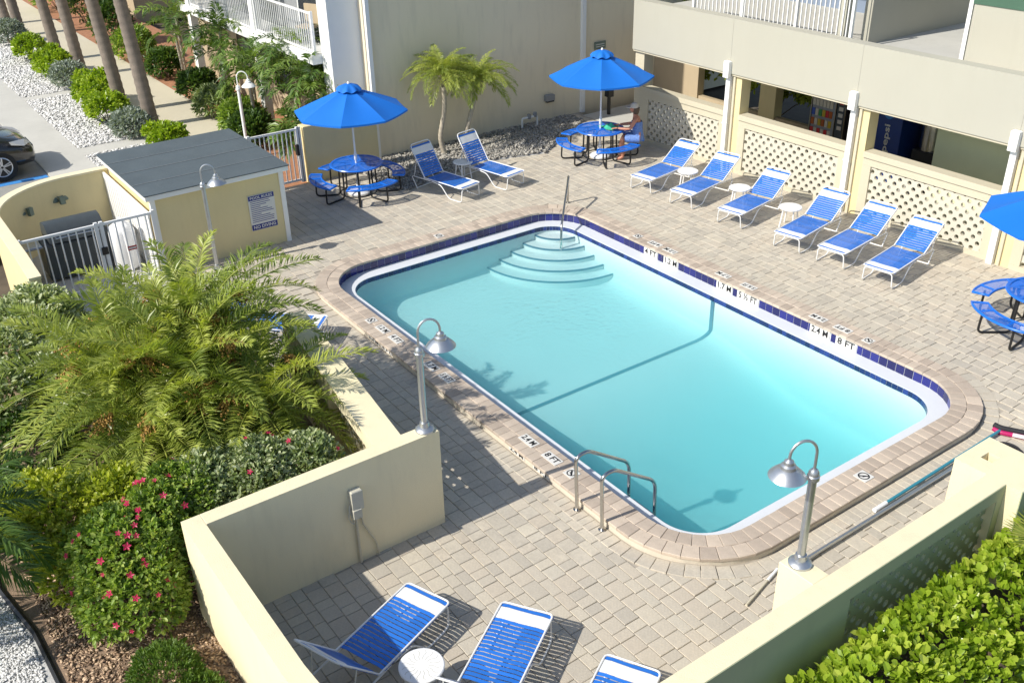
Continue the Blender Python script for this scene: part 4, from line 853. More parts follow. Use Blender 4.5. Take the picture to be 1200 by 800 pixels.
def make_parasol():
    o=empty('parasol',(0,0,0),0,'x','parasol','blue octagonal parasols over the picnic tables'); n=8; R=1.24; ZR=1.92; ZT=2.38
    b=MB(); b.tube([(0,0,.1),(0,0,ZT+.1)],.021,12); autosmooth(b.build('pole',M['whitemetal'],o)); b=MB(); b.lathe([(.02,.78),(.034,.8),(.034,.95),(.02,1.0)],12); autosmooth(b.build('pole_collar',M['whitemetal'],o))
    b=MB(); b.lathe([(.0,.02),(.24,.02),(.25,.06),(.2,.1),(.05,.14),(.045,.3),(.0,.3)],24); autosmooth(b.build('base',M['plasticwhite'],o))
    b=MB(); b.lathe([(.0,ZT+.16),(.02,ZT+.15),(.03,ZT+.12),(.015,ZT+.09),(.0,ZT+.09)],12); autosmooth(b.build('finial',M['white'],o))
    for k in range(n):
        a0,a1=2*math.pi*k/n,2*math.pi*(k+1)/n; N_=8; J=8; vs=[]; fs=[]
        for i in range(N_+1):
            t=i/N_; r=.10+(R-.10)*t
            for j in range(J+1):
                u=j/J; p0=Vector((math.cos(a0),math.sin(a0))); p1=Vector((math.cos(a1),math.sin(a1))); p=(p0*(1-u)+p1*u)*r
                z=ZT-(ZT-ZR)*(t**1.12)-.035*math.sin(math.pi*u)*math.sin(math.pi*min(t*.85,1)); 
                if i==N_: z-=.0
                vs.append((p.x,p.y,z))
        W_=J+1
        for i in range(N_):
            for j in range(J): fs.append((i*W_+j,(i+1)*W_+j,(i+1)*W_+j+1,i*W_+j+1))
        b=MB(); b.add(vs,fs); nb=len(vs); b.add([(x,y,z-.003) for x,y,z in vs],[f[::-1] for f in fs]); 
        e=[(N_*W_+j) for j in range(J+1)]
        b.add([vs[i] for i in e]+[(vs[i][0],vs[i][1],vs[i][2]-.04) for i in e],[(j,J+1+j,J+2+j,j+1) for j in range(J)]); autosmooth(b.build('canopy_panel',M['bluecanvas'],o),25)
        b=MB(); b.tube([(.05*math.cos(a0),.05*math.sin(a0),ZT-.04),((R-.01)*math.cos(a0),(R-.01)*math.sin(a0),ZR-.015)],.009,6); b.build('rib',M['whitemetal'],o)
        b=MB(); b.tube([(.03*math.cos(a0),.03*math.sin(a0),1.75),(.6*math.cos(a0),.6*math.sin(a0),ZT-(ZT-ZR)*.48-.03)],.007,6); b.build('strut',M['whitemetal'],o)
    b=MB(); m_=48; prof=[]; vs=[]
    for i,(r,z) in enumerate(((.02,ZT+.11),(.12,ZT+.095),(.22,ZT+.045),(.27,ZT-.02))):
        for k in range(m_): 
            a=2*math.pi*k/m_; q=r*(1+(.05*math.cos(8*a+.4) if i>1 else 0)); vs.append((q*math.cos(a),q*math.sin(a),z+(.022*math.cos(8*a) if i==3 else (.012*math.cos(8*a) if i==2 else 0))))
    b.add(vs,[(i*m_+k,(i+1)*m_+k,(i+1)*m_+(k+1)%m_,i*m_+(k+1)%m_) for i in range(3) for k in range(m_)]); autosmooth(b.build('vent_cap',M['bluecanvas'],o),60)
    return o
pt0=make_picnic(); pu0=make_parasol()
for x,y,rz,h,l1,l2 in ((-19.35,9.42,-6,0,'blue round picnic table beside the entrance gate','blue parasol over the picnic table by the entrance gate'),(-17.9,15.3,-10,.10,'blue round picnic table with green towel and a person','blue parasol shading the seated person'),(-6.62,15.05,-15,.08,'empty blue mesh picnic table at the end of the lounger row','blue parasol beyond the end of the lounger row')):
    dup(pt0,(x,y,0),math.radians(rz),l1,'round blue picnic tables'); q=dup(pu0,(x,y,0),math.radians(rz+14),l2,'blue octagonal parasols over the picnic tables')
    q.scale=(1,1,1+h/2.4)
for t in (pt0,pu0):
    for c in list(t.children):
        for g_ in list(c.children): bpy.data.objects.remove(g_)
        bpy.data.objects.remove(c)
    bpy.data.objects.remove(t)
# ------------------------------------------------------------------ pool poles, brush and net
def pole(name,label,a,c,r,mt,cat='pole',grip=None):
    o=empty(name,((a[0]+c[0])/2,(a[1]+c[1])/2,0),0,label,cat); ox=Vector((-(a[0]+c[0])/2,-(a[1]+c[1])/2,0)); b=MB(); b.tube([Vector(a)+ox,Vector(c)+ox],r,10); autosmooth(b.build('shaft',mt,o))
    d=(Vector(c)-Vector(a)).normalized(); b=MB(); b.tube([Vector(a)+ox-d*.02,Vector(a)+ox+d*.22],r*1.35,10); autosmooth(b.build('grip',grip or M['plasticwhite'],o)); return o
p1=pole('telescopic_pole','long grey telescopic pool pole lying beside the coping',(-5.28,7.6,-.03),(-5.30,11.75,-.03),.024,M['galv']); b=MB(); b.tube([(.0,-.2,.0),(-.01,2.0,.0)],.026,10); 
p2=pole('telescopic_pole','teal pool pole lying along the grey pole',(-5.36,9.2,-.028),(-5.40,12.0,-.02),.022,M['teal'])
p3=pole('telescopic_pole','short cream pole with white grip near the pillar',(-5.38,7.42,-.06),(-5.2,6.72,-.06),.014,M['cordgrey'])
br=empty('pool_brush',(-5.2,12.1,-.09),.5,'magenta backed pool brush head on the pavers','brush'); b=MB(); b.tube(fillet([(-.3,.06,.05),(-.22,0,.05),(.22,0,.05),(.3,.06,.05)],.06),.035,10); autosmooth(b.build('brush_back',M['magenta'],br)); b=MB(); b.tube(fillet([(-.3,.1,.09),(-.22,.05,.09),(.22,.05,.09),(.3,.1,.09)],.06),.04,10); b.build('bristles',M['netblack'],br)
b=MB(); b.box(-.06,.1,-.06,-.03,.06,.1,.005); b.build('clip',M['plasticwhite'],br)
nt_=empty('leaf_net',(-5.12,11.72,-.09),.2,'black leaf skimmer net lying by the brush','net'); b=MB(); b.tube([(.2*math.cos(a),.15*math.sin(a),.03) for a in np.linspace(0,2*math.pi,20)[:-1]],.014,6,closed=True); b.build('rim',M['netblack'],nt_); b=MB(); b.lathe([(.19,.03),(.16,.012),(.0,.006)],18,cap=False); b.build('bag',M['netblack'],nt_)
# towel on the table
tw=MB(); n=22; vs=[]
for i in range(n):
    for j in range(n):
        u,v=i/(n-1)-.5,j/(n-1)-.5; r=math.hypot(u,v); z=.735+.085*math.exp(-r*r*14)*(1+.8*math.sin(9*u+3*v)*math.cos(11*v-2*u))+.012; vs.append((u*.42*(1-.2*math.cos(9*v)),v*.34*(1+.18*math.sin(8*u)),max(z,.738)))
tw.add(vs,[(i*n+j,(i+1)*n+j,(i+1)*n+j+1,i*n+j+1) for i in range(n-1) for j in range(n-1)]); to=autosmooth(tw.build('towel',M['greentowel']),70); to.location=(-17.78,15.5,0); tag(to,'crumpled green towel on the picnic table','towel')
# ------------------------------------------------------------------ seated person
def skin(name,verts,edges,mt,parent,sub=2,root=0):
    me=bpy.data.meshes.new(name); me.from_pydata([v[:3] for v in verts],edges,[]); o=bpy.data.objects.new(name,me); link(o,parent); me.materials.append(mt)
    md=o.modifiers.new('skin','SKIN'); sd=o.modifiers.new('sub','SUBSURF'); sd.levels=sub; sd.render_levels=sub
    for i,v in enumerate(verts): me.skin_vertices[0].data[i].radius=(v[3],v[4] if len(v)>4 else v[3]); me.skin_vertices[0].data[i].use_root=(i==root)
    bpy.context.view_layer.update(); dg=bpy.context.evaluated_depsgraph_get(); m2=bpy.data.meshes.new_from_object(o.evaluated_get(dg)); o.modifiers.clear(); o.data=m2
    m2.polygons.foreach_set('use_smooth',[True]*len(m2.polygons)); return o
PA=math.radians(41); pe=empty('person',(-17.9+.95*math.cos(PA),15.3+.95*math.sin(PA),0),PA+math.pi/2,'person in blue patterned swimwear and cap sitting at picnic table','person')
# local: facing +y (towards the table centre), x to the person's right
V_=[(0,0,.56,.13,.11),(0,.02,.74,.12,.09),(0,.07,.92,.14,.10),(0,.10,1.02,.09,.07),(0,.12,1.09,.05),(0,.14,1.15,.05)]
E_=[(0,1),(1,2),(2,3),(3,4),(4,5)]
for s_ in (-1,1):
    k=len(V_); V_+=[(s_*.17,.10,1.0,.055),(s_*.24,.20,.82,.045),(s_*.19,.42,.80,.035),(s_*.15,.50,.80,.028),(s_*.09,.02,.54,.095),(s_*.12,.40,.53,.07),(s_*.12,.42,.30,.055),(s_*.12,.36,.09,.04),(s_*.12,.44,.04,.04),(s_*.12,.52,.03,.03)]
    E_+=[(3,k),(k,k+1),(k+1,k+2),(k+2,k+3),(0,k+4),(k+4,k+5),(k+5,k+6),(k+6,k+7),(k+7,k+8),(k+8,k+9)]
body=skin('body',V_,E_,M['skin'],pe)
hv=[(0,.145,1.14,.05),(0,.155,1.20,.075,.08),(0,.16,1.27,.085,.09),(0,.15,1.33,.07,.08),(0,.24,1.24,.022),]
skin('head',hv,[(0,1),(1,2),(2,3),(1,4)],M['skin'],pe)
b=MB(); b.lathe([(.0,1.40),(.06,1.385),(.095,1.33),(.10,1.28),(.095,1.275)],16,(0,.14,0),cap=False); autosmooth(b.build('cap',M['hat'],pe)); b=MB(); b.prism([(-.07,.21),(.07,.21),(.05,.33),(-.05,.33)],1.27,1.285); b.build('cap_brim',M['hat'],pe)
b=MB(); b.lathe([(.085,1.27),(.085,1.2),(.06,1.12)],14,(0,.10,0),cap=False); b.build('hair',M['hair'],pe)
sw_=MB(); sw_.lathe([(.155,.50),(.165,.58),(.145,.70),(.15,.80),(.165,.90),(.15,.95)],20,(0,.0,0),cap=False); 
sw_.v=[(x,y*.85+.02+(z-.56)*.14,z) for x,y,z in sw_.v]; autosmooth(sw_.build('swimsuit',M['swim'],pe))
for s_ in (-1,1):
    b=MB(); b.tube([(s_*.09,-.02,.55),(s_*.11,.2,.545),(s_*.12,.33,.535)],.1,12,rad=[.115,.105,.085]); autosmooth(b.build('shorts_leg',M['swim'],pe))
    hx_=s_*.15
    fv=[(hx_,.50,.80,.028),(hx_,.56,.79,.032,.018)]; fe=[(0,1)]
    for q in range(4): k=len(fv); fx=hx_+(q-1.5)*.017; fv+=[(fx,.60,.787,.009),(fx,.635,.778,.008),(fx,.655+.006*(q in (1,2)),.766,.007)]; fe+=[(1,k),(k,k+1),(k+1,k+2)]
    k=len(fv); fv+=[(hx_-s_*.035,.55,.785,.01),(hx_-s_*.05,.585,.775,.008)]; fe+=[(1,k),(k,k+1)]
    skin('hand',fv,fe,M['skin'],pe,1)
# ------------------------------------------------------------------ parked car
car=empty('parked_car',(-26.42,4.02,0),0,'black car parked beside the blue painted bay line','car')
# local: front at y=0, body towards -y
secs=[(-.02,.30,.62,.62),(-.10,.22,.74,.80),(-.35,.20,.86,.90),(-.8,.20,.97,.93),(-1.25,.22,1.04,.94),(-2.2,.22,1.07,.95),(-3.4,.22,1.07,.95),(-4.2,.24,1.05,.92),(-4.55,.3,.95,.80)]
vs=[]; n=16
for y,z0,z1,hw in secs:
    for k in range(n):
        a=2*math.pi*(k+.5)/n; ca,sa=math.cos(a),math.sin(a); e_=.45; x=hw*math.copysign(abs(ca)**e_,ca); z=(z0+z1)/2+(z1-z0)/2*math.copysign(abs(sa)**.6,sa); vs.append((x,y,z))
b=MB(); b.add(vs,[(i*n+k,(i+1)*n+k,(i+1)*n+(k+1)%n,i*n+(k+1)%n) for i in range(len(secs)-1) for k in range(n)]+[tuple(range(n)),tuple(range((len(secs)-1)*n,len(secs)*n))[::-1]]); autosmooth(b.build('body',M['carpaint'],car),45)
cs=[(-1.25,1.03,1.05,.80),(-1.95,1.03,1.60,.66),(-2.4,1.03,1.68,.64),(-3.6,1.03,1.64,.63),(-4.4,1.0,1.1,.70)]; vs=[]
for y,z0,z1,hw in cs: vs+=[(-hw-.14,y,z0),(-hw,y,z1),(hw,y,z1),(hw+.14,y,z0)]
b=MB(); b.add(vs,[(i*4+k,(i+1)*4+k,(i+1)*4+k+1,i*4+k+1) for i in range(4) for k in range(3)]); autosmooth(b.build('cabin',M['glassdark'],car),30); b=MB(); b.prism([(-.62,-3.6),(.62,-3.6),(.64,-2.0),(-.64,-2.0)],1.66,1.71,.02); b.build('roof',M['carpaint'],car)
for s_ in (-1,1):
    b=MB(); b.add([(s_*.50,-.055,.70),(s_*.86,-.26,.72),(s_*.93,-.55,.80),(s_*.88,-.58,.87),(s_*.6,-.2,.82)],[(0,1,2,3,4) if s_>0 else (4,3,2,1,0)]); b.xform(Matrix.Translation((s_*.012,.012,.012))); b.build('headlight',M['lampglass'],car)
    for y in (-.86,-3.65):
        b=MB(); b.tube([(s_*.098,0,0),(s_*.108,0,0)],.235,24); wl=b.build('wheel',M['black'],car); wl.location=(s_*.86,y,.345)
        b=MB(); b.tube([(s_*-.1,0,0),(s_*.1,0,0)],.345,28); autosmooth(b.build('tyre',M['rubber'],wl))
        b=MB(); 
        b.tube([(s_*.11,.225*math.cos(a),.225*math.sin(a)) for a in np.linspace(0,2*math.pi,25)[:-1]],.014,6,closed=True)
        for k in range(5):
            a=2*math.pi*k/5+.3
            for d in (-.12,.12): b.tube([(s_*.115,.03*math.cos(a+d*3),.03*math.sin(a+d*3)),(s_*.115,.22*math.cos(a+d),.22*math.sin(a+d))],.016,6)
        b.build('rim',M['alloy'],wl)
b=MB(); b.box(-.4,.4,-.03,.012,.42,.60,.01); b.build('grille',M['black'],car)
for s_ in (-1,1): b=MB(); b.prism([(s_*.95,-1.75),(s_*1.1,-1.75),(s_*1.1,-1.6),(s_*.95,-1.6)] if s_>0 else [(-1.1,-1.75),(-.95,-1.75),(-.95,-1.6),(-1.1,-1.6)],1.02,1.16,.03); b.build('mirror',M['carpaint'],car)
b=MB(); b.box(-25.42,-25.18,-2,4.06,-.02,-.014); tag(b.build('bay_line',M['bluepaint']),kind='structure')
# ------------------------------------------------------------------ vegetation
def nrm(a): return a/np.maximum(np.linalg.norm(a,axis=-1,keepdims=True),1e-9)
def leaf_geo(P,D,L,W,tone,fold=.15,curl=.15):
    """P base points, D directions, per-leaf L and W; six-point leaves folded on the midrib"""
    n=len(P); up=RNG.standard_normal((n,3))*.5+np.array([0,0,1.0]); S_=nrm(np.cross(D,up)); Nn=nrm(np.cross(S_,D)); L=np.asarray(L)[:,None]; W=np.asarray(W)[:,None]
    a=P; b=P+D*L*.35+S_*W*.5+Nn*W*fold; c=P+D*L*.75+S_*W*.42+Nn*(W*fold-L*curl*.5); d=P+D*L-Nn*L*curl; e=P+D*L*.75-S_*W*.42+Nn*(W*fold-L*curl*.5); f=P+D*L*.35-S_*W*.5+Nn*W*fold
    V=np.stack([a,b,c,d,e,f],1).reshape(-1,3); i=6*np.arange(n)[:,None]; F=np.concatenate([i+np.array([[0,1,2,3]]),i+np.array([[0,3,4,5]])],1).reshape(-1,4)
    return V,F,np.repeat(tone,6)
def blob_pts(blobs,n,zmin=0.02,shell=.8):
    vol=np.array([b[3]*b[4]*b[5] for b in blobs])**.67; k=RNG.choice(len(blobs),n,p=vol/vol.sum()); B=np.array(blobs)[k]
    d=nrm(RNG.standard_normal((n,3))); d[:,2]=np.where(d[:,2]<-.35,-d[:,2],d[:,2]); r=shell+(1.02-shell)*RNG.random(n)**.6; P=B[:,:3]+d*B[:,3:6]*r[:,None]
    Nn=nrm(d/B[:,3:6]); m=P[:,2]>zmin; 
    # drop points buried inside another blob
    for q,b in enumerate(blobs):
        ins=(((P-np.array(b[:3]))/np.array(b[3:6]))**2).sum(1)<.55; m&=~(ins&(k!=q))
    return P[m],Nn[m]
def bush(name,label,cat,blobs,nclump,k,L,W,mt,group=None,spread=.9,upb=.35,jit=.6,stemmat=None,stems=6,single=0,fold=.15,curl=.15,inner=.25,tonebias=0):
    cx=float(np.mean([b[0] for b in blobs])); cy=float(np.mean([b[1] for b in blobs])); o=empty(name,(cx,cy,0),0,label,cat,group)
    bl=[(b[0]-cx,b[1]-cy,*b[2:]) for b in blobs]
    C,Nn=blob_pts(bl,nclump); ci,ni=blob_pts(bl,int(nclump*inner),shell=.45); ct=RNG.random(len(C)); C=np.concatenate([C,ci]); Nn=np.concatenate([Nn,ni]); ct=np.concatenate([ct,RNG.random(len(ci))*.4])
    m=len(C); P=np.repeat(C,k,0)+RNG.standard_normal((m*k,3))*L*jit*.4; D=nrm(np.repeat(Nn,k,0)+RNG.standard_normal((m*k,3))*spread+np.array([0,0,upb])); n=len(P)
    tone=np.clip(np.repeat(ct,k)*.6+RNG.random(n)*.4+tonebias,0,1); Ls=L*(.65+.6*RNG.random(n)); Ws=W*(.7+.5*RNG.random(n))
    P[:,2]=np.maximum(P[:,2],.01)
    if single:
        # the leaves nearest the camera stay single objects
        dc=np.linalg.norm(P+np.array([cx,cy,0])-np.array([0,0,7.8]),axis=1); vis=np.array([inview(*(q+np.array([cx,cy,0]))) for q in P]); order=np.argsort(np.where(vis,dc-P[:,2]*1.5,1e9))[:single]
        me=[]
        for q in range(5):
            v,f,t=leaf_geo(np.zeros((1,3)),np.array([[0,1.,0]]),[1],[W/L*(.85+.1*q)],np.array([.15+.2*q]),fold,curl); mb=MB(); mb.add(v,[tuple(x) for x in f],.25+.18*q); me.append(mb.mesh('leaf',mt))
        for i in order:
            ob=bpy.data.objects.new('leaf',me[int(tone[i]*4.99)]); ob.location=P[i]; ob.rotation_mode='QUATERNION'; ob.rotation_quaternion=Vector(D[i]).to_track_quat('Y','Z'); ob.scale=(Ls[i],)*3; link(ob,o)
        keep=np.ones(n,bool); keep[order]=False; P,D,tone,Ls,Ws=P[keep],D[keep],tone[keep],Ls[keep],Ws[keep]
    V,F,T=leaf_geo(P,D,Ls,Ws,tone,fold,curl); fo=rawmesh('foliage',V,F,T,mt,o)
    if single: tag(fo,kind='stuff')
    st_=MB()
    for q in range(stems):
        c=C[RNG.integers(len(C))]*.75; st_.tube([(c[0]*.15,c[1]*.15,-.03),(c[0]*.5,c[1]*.5,c[2]*.5),tuple(c)],.012,5,rad=[.02,.014,.006])
    st_.build('stem',stemmat or M['twig'],o); return o
def frond_mesh(L,e0,droop,nl,ll,lw,tone,vang=.45,twist=0,mt=None,ldroop=.35,bend=0,bare=.12):
    """one feather frond in local coords: grows along +x from the origin, rising e0"""
    n=26; pos=[np.zeros(3)]; dirs=[]
    for i in range(n):
        t=i/(n-1); e=e0-droop*t**1.3; az=bend*t; d=np.array([math.cos(e)*math.cos(az),math.cos(e)*math.sin(az),math.sin(e)]); dirs.append(d); pos.append(pos[-1]+d*L/n)
    pos=np.array(pos); dirs=np.array(dirs+[dirs[-1]]); V=[];F=[];T=[]
    # rachis
    mb=MB(); mb.tube([tuple(p) for p in pos[::2]],.01,4,rad=[max(.014*(1-.85*i/(len(pos[::2])-1)),.002)*L/1.6 for i in range(len(pos[::2]))],tone=.92)
    ts=bare+(1-bare)*np.linspace(0,1,nl); 
    P=[];A=[];Ls=[];Sd=[]
    for s_ in (-1,1):
        for t in ts+RNG.random(nl)*.01:
            t=min(t,.999); q=t*(n-1); i=int(q); p=pos[i]*(1-(q-i))+pos[i+1]*(q-i); d=dirs[i]; side=np.cross(d,[0,0,1]); side/=max(np.linalg.norm(side),1e-6); nn=np.cross(side,d)
            f=.30+.9*t; u=(t-bare)/(1-bare); a=side*s_*math.cos(f*.75)+d*math.sin(f*.75)+nn*vang*(1-.3*u)+RNG.standard_normal(3)*.16; a/=np.linalg.norm(a)
            P.append(p);A.append(a);Ls.append(ll*(.35+.65*math.sin(math.pi*min(.18+.80*u,1)))*RNG.uniform(.85,1.1));Sd.append(nn)
    P=np.array(P);A=np.array(A);Ls=np.array(Ls)[:,None];Sd=np.array(Sd); m=len(P); wv=nrm(np.cross(A,Sd)+RNG.standard_normal((m,3))*.25)*lw
    mid=P+A*Ls*.45; tip=P+A*Ls-np.array([0,0,1])*Ls*ldroop
    V=np.stack([P,mid+wv*.5,tip,mid-wv*.5],1).reshape(-1,3); F=np.arange(4*m).reshape(-1,4); T=np.repeat(np.clip(tone+RNG.standard_normal(m)*.12,0,.88),4)
    nv=len(V); mv=np.array(mb.v); quads=[f for f in mb.f if len(f)==4]
    V=np.concatenate([V,mv]); F=np.concatenate([F,np.array(quads)+nv]); T=np.concatenate([T,np.array(mb.t)])
    return V,F,T
def frond(parent,loc,az,L,e0,droop,nl,ll,lw,tone,mt,roll=0,**kw):
    V,F,T=frond_mesh(L,e0,droop,nl,ll,lw,tone,**kw); o=rawmesh('frond',V,F,T,mt,parent); o.location=loc; o.rotation_euler=(roll,0,az); return o
def crown(parent,c,nf,L,nl,ll,lw,mt,emin=-.5,emax=1.35,droop=1.2,seed_az=0,tone=(.2,.8),vang=.45,ldroop=.35,azr=None):
    for k in range(nf):
        u=(k+.5)/nf; az=seed_az+k*2.39996+random.uniform(-.2,.2)
        if azr: az=azr[0]+(azr[1]-azr[0])*((k*.618)%1)
        e=emax+(emin-emax)*u**.9; l=L*random.uniform(.85,1.08)*(1-.15*(e>1.0))
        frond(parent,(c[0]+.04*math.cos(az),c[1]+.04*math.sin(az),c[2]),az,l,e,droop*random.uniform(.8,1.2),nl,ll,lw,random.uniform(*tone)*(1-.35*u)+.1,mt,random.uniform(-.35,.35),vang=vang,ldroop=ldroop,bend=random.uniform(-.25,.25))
def trunk(parent,path,r0,r1,mt,rings=0,n=12,name='trunk'):
    P=[Vector(p) for p in path]; N_=max(24,rings*2); pts=[];rad=[]
    for i in range(N_+1):
        t=i/N_*(len(P)-1); k=min(int(t),len(P)-2); u=t-k; a=P[max(k-1,0)];b_=P[k];c=P[k+1];d=P[min(k+2,len(P)-1)]
        q=.5*((2*b_)+(c-a)*u+(2*a-5*b_+4*c-d)*u*u+(3*b_-a-3*c+d)*u**3); pts.append(q); f=i/N_; rad.append((r0+(r1-r0)*f)*(1+(.05 if i%2 else -.03)*(1 if rings else .3))*(1+.25*max(0,.08-f)/.08))
    mb=MB(); mb.tube(pts,0,n,rad=rad); mb.t=[.35+.3*((i//n)%2)+.2*random.random() for i in range(len(mb.v))]; return autosmooth(mb.build(name,mt,parent),60)
# --- big multi-headed date palm in the garden
bp=empty('date_palm',(-11.7,2.95,-.04),0,'large spreading date palm with orange fruit clusters beside the cream wall','palm tree')
heads=[(-.55,.4,1.6,46,1.9),(.4,-.1,1.5,44,1.8),(1.1,.5,1.1,38,1.6),(-.1,-.8,1.4,40,1.75),(.8,-.7,1.1,36,1.6),(-.6,-.1,1.5,34,1.7)]
for q,(x,y,z,nf,L) in enumerate(heads):
    trunk(bp,[(x*.15,y*.15,0),(x*.5,y*.5,z*.5),(x,y,z-.05)],.075,.07,M['bark'],20)
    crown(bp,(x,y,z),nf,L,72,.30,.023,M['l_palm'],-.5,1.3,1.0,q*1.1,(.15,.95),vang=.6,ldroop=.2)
    for k in range(4):
        a=q*.9+k*1.2566+random.uniform(-.3,.3); mb=MB(); base=Vector((x+.06*math.cos(a),y+.06*math.sin(a),z+.02)); out=Vector((math.cos(a),math.sin(a),0))
        for s_ in range(16):
            jx=Vector((random.gauss(0,.07),random.gauss(0,.07),random.gauss(0,.04))); p0=base+out*.42+Vector((0,0,.52)); p1=p0+out*random.uniform(.1,.26)+jx-Vector((0,0,random.uniform(.1,.26)))
            mb.tube([base,p0,p1],.004,3,tone=.8)
            for t in range(5): c=p0.lerp(p1,.35+.65*t/4)+Vector((random.gauss(0,.012),random.gauss(0,.012),0)); mb.add([c+Vector((0.019,0,0)),c+Vector((0,0.019,0)),c-Vector((0.019,0,0)),c-Vector((0,0.019,0)),c+Vector((0,0,.022)),c-Vector((0,0,.022))],[(0,1,4),(1,2,4),(2,3,4),(3,0,4),(1,0,5),(2,1,5),(3,2,5),(0,3,5)],random.random())
        mb.build('fruit_cluster',M['fruit'],bp)
# --- palm at the left edge of the garden
lp=empty('fan_edge_palm',(-9.95,-.25,-.04),0,'dark green feather palm overhanging the white gravel','palm tree'); trunk(lp,[(0,0,0),(.05,0,.6),(0,0,1.35)],.09,.08,M['bark'],16)
crown(lp,(0,0,1.4),22,1.15,60,.34,.024,M['l_palmd'],-.45,1.3,1.15,.3,(.2,.7))
# --- two slim curved palms by the grey wall
for nm,path,cz,lb,nf in (('a',[(-20.52,12.45,0),(-20.56,12.38,.45),(-20.50,12.50,1.15),(-20.50,12.50,1.9)],1.9,'slim curved pygmy palm, the taller of the pair in the grey stone bed',34),('b',[(-20.35,12.92,0),(-20.38,13.0,.4),(-20.45,13.30,1.1),(-20.45,13.50,1.62)],1.62,'slim leaning pygmy palm, the shorter of the pair in the grey stone bed',32)):
    o=empty('pygmy_palm',(path[0][0],path[0][1],0),0,lb,'palm tree'); ox=Vector((-path[0][0],-path[0][1],0)); P=[Vector(p)+ox for p in path]
    trunk(o,P,.062,.055,M['palebark'],18); mb=MB(); e_=P[-1]; mb.lathe([(.05,-.22),(.10,-.1),(.115,.02),(.06,.14),(.0,.16)],12,tuple(e_)); mb.build('crown_shaft',M['bark'],o)
    crown(o,(e_.x,e_.y,e_.z+.08),nf+14,1.05,60,.20,.014,M['l_palm'],-.05,1.5,1.45,.4 if nm=='a' else 1.5,(.35,.95))
# --- row of tall palms along the walkway
TR=[(-27.62,7.40,-.14,.05,'nearest the pump house'),(-29.66,7.2,-.16,.02,'second from the pump house'),(-35.0,7.45,-.10,.05,'third from the pump house'),(-37.9,7.42,-.14,.02,'fourth from the pump house'),(-43.4,7.35,-.1,.04,'fifth from the pump house'),(-46.3,7.4,-.1,.04,'sixth from the pump house')]
for k,(x,y,dx,dy,lb) in enumerate(TR):
    o=empty('tall_palm',(x,y,0),0,'tall straight palm trunk along the walkway, '+lb,'palm tree','row of tall palms along the walkway')
    H=7.6; tp=(dx*1.2-.2,-.55+dy*3,H); trunk(o,[(0,0,-.05),(tp[0]*.3,tp[1]*.3,H*.33),(tp[0]*.65,tp[1]*.65,H*.66),tp],.19,.13,M['bark'],40,14)
    crown(o,tp,16,2.3,40,.6,.045,M['l_palmd'],-.5,1.3,1.2,k,(.2,.7))
# --- shrubs along the white rock strip
for k,(x,y,rx,ry,h,lb) in enumerate(((-25.7,7.15,.55,.45,.55,'low bright green shrub behind the pump house roof'),(-28.9,6.65,.75,.6,.85,'long bright green clipped shrub under the second palm, nearer half'),(-30.9,6.8,.95,.65,.95,'large bright green clipped shrub along the white rock strip'),(-35.6,6.75,.85,.6,.85,'bright green clipped shrub under the third palm'),(-38.6,6.7,.9,.6,.9,'bright green clipped shrub under the fourth palm'),(-49,6.5,1,.6,.9,'far bright green clipped shrub at the end of the rock strip'))):
    bush('clipped_shrub',lb,'shrub',[(x,y,h*.42,rx*.9,ry*.85,h*.45)]+[(x+random.uniform(-.7,.7)*rx,y+random.uniform(-.5,.5)*ry,h*random.uniform(.4,.62),rx*random.uniform(.3,.5),ry*random.uniform(.35,.6),h*random.uniform(.3,.5)) for _ in range(6)],560,6,.12,.075,M['l_clusia'],'clipped green shrubs along the rock strip',stems=4)
for k,(x,y,r_,h,lb) in enumerate(((-27.3,6.75,.6,.6,'silver grey shrub beside the nearest tall palm'),(-33.9,6.8,.65,.7,'silver grey shrub beside the third tall palm'),(-42.3,6.7,.75,.8,'silver grey shrub at the far end of the rock strip'))):
    bush('silver_shrub',lb,'shrub',[(x,y,h*.45,r_,r_*.8,h*.6)],380,6,.12,.045,M['l_silver'],'silver grey shrubs along the rock strip',stems=8)
# --- foundation planting by the pale wing
FP=[(-22.5,10.0,2.0,20,1.2,'feathery arching palm between entrance gate and white end wall'),(-23.7,10.1,2.4,20,1.2,'taller arching palm beside the white end wall'),(-25.3,9.55,1.9,18,1.2,'dark arching palm under the near balcony'),(-27.6,9.7,2.3,18,1.35,'dark arching palm under the far balcony'),(-31.6,9.8,2.1,16,1.3,'arching palm past the balcony column'),(-21.8,9.2,1.1,15,.8,'low arching palm right behind the entrance gate')]
for k,(x,y,z,nf,L,lb) in enumerate(FP):
    o=empty('arching_palm',(x,y,0),0,lb,'palm tree')
    for q,(dx,dy,s_) in enumerate(((0,0,1),(.25,-.2,.8))):
        trunk(o,[(dx*.3,dy*.3,0),(dx*.7,dy*.7,z*.5*s_),(dx,dy,z*s_)],.05,.045,M['palebark'],16,10); crown(o,(dx,dy,z*s_),nf-6-3*q,L*(1-.1*q)*.95,26,.38,.05,M['l_palmd'],-.1,1.35,1.35,k+q,(.2,.95),vang=.45,ldroop=.35)
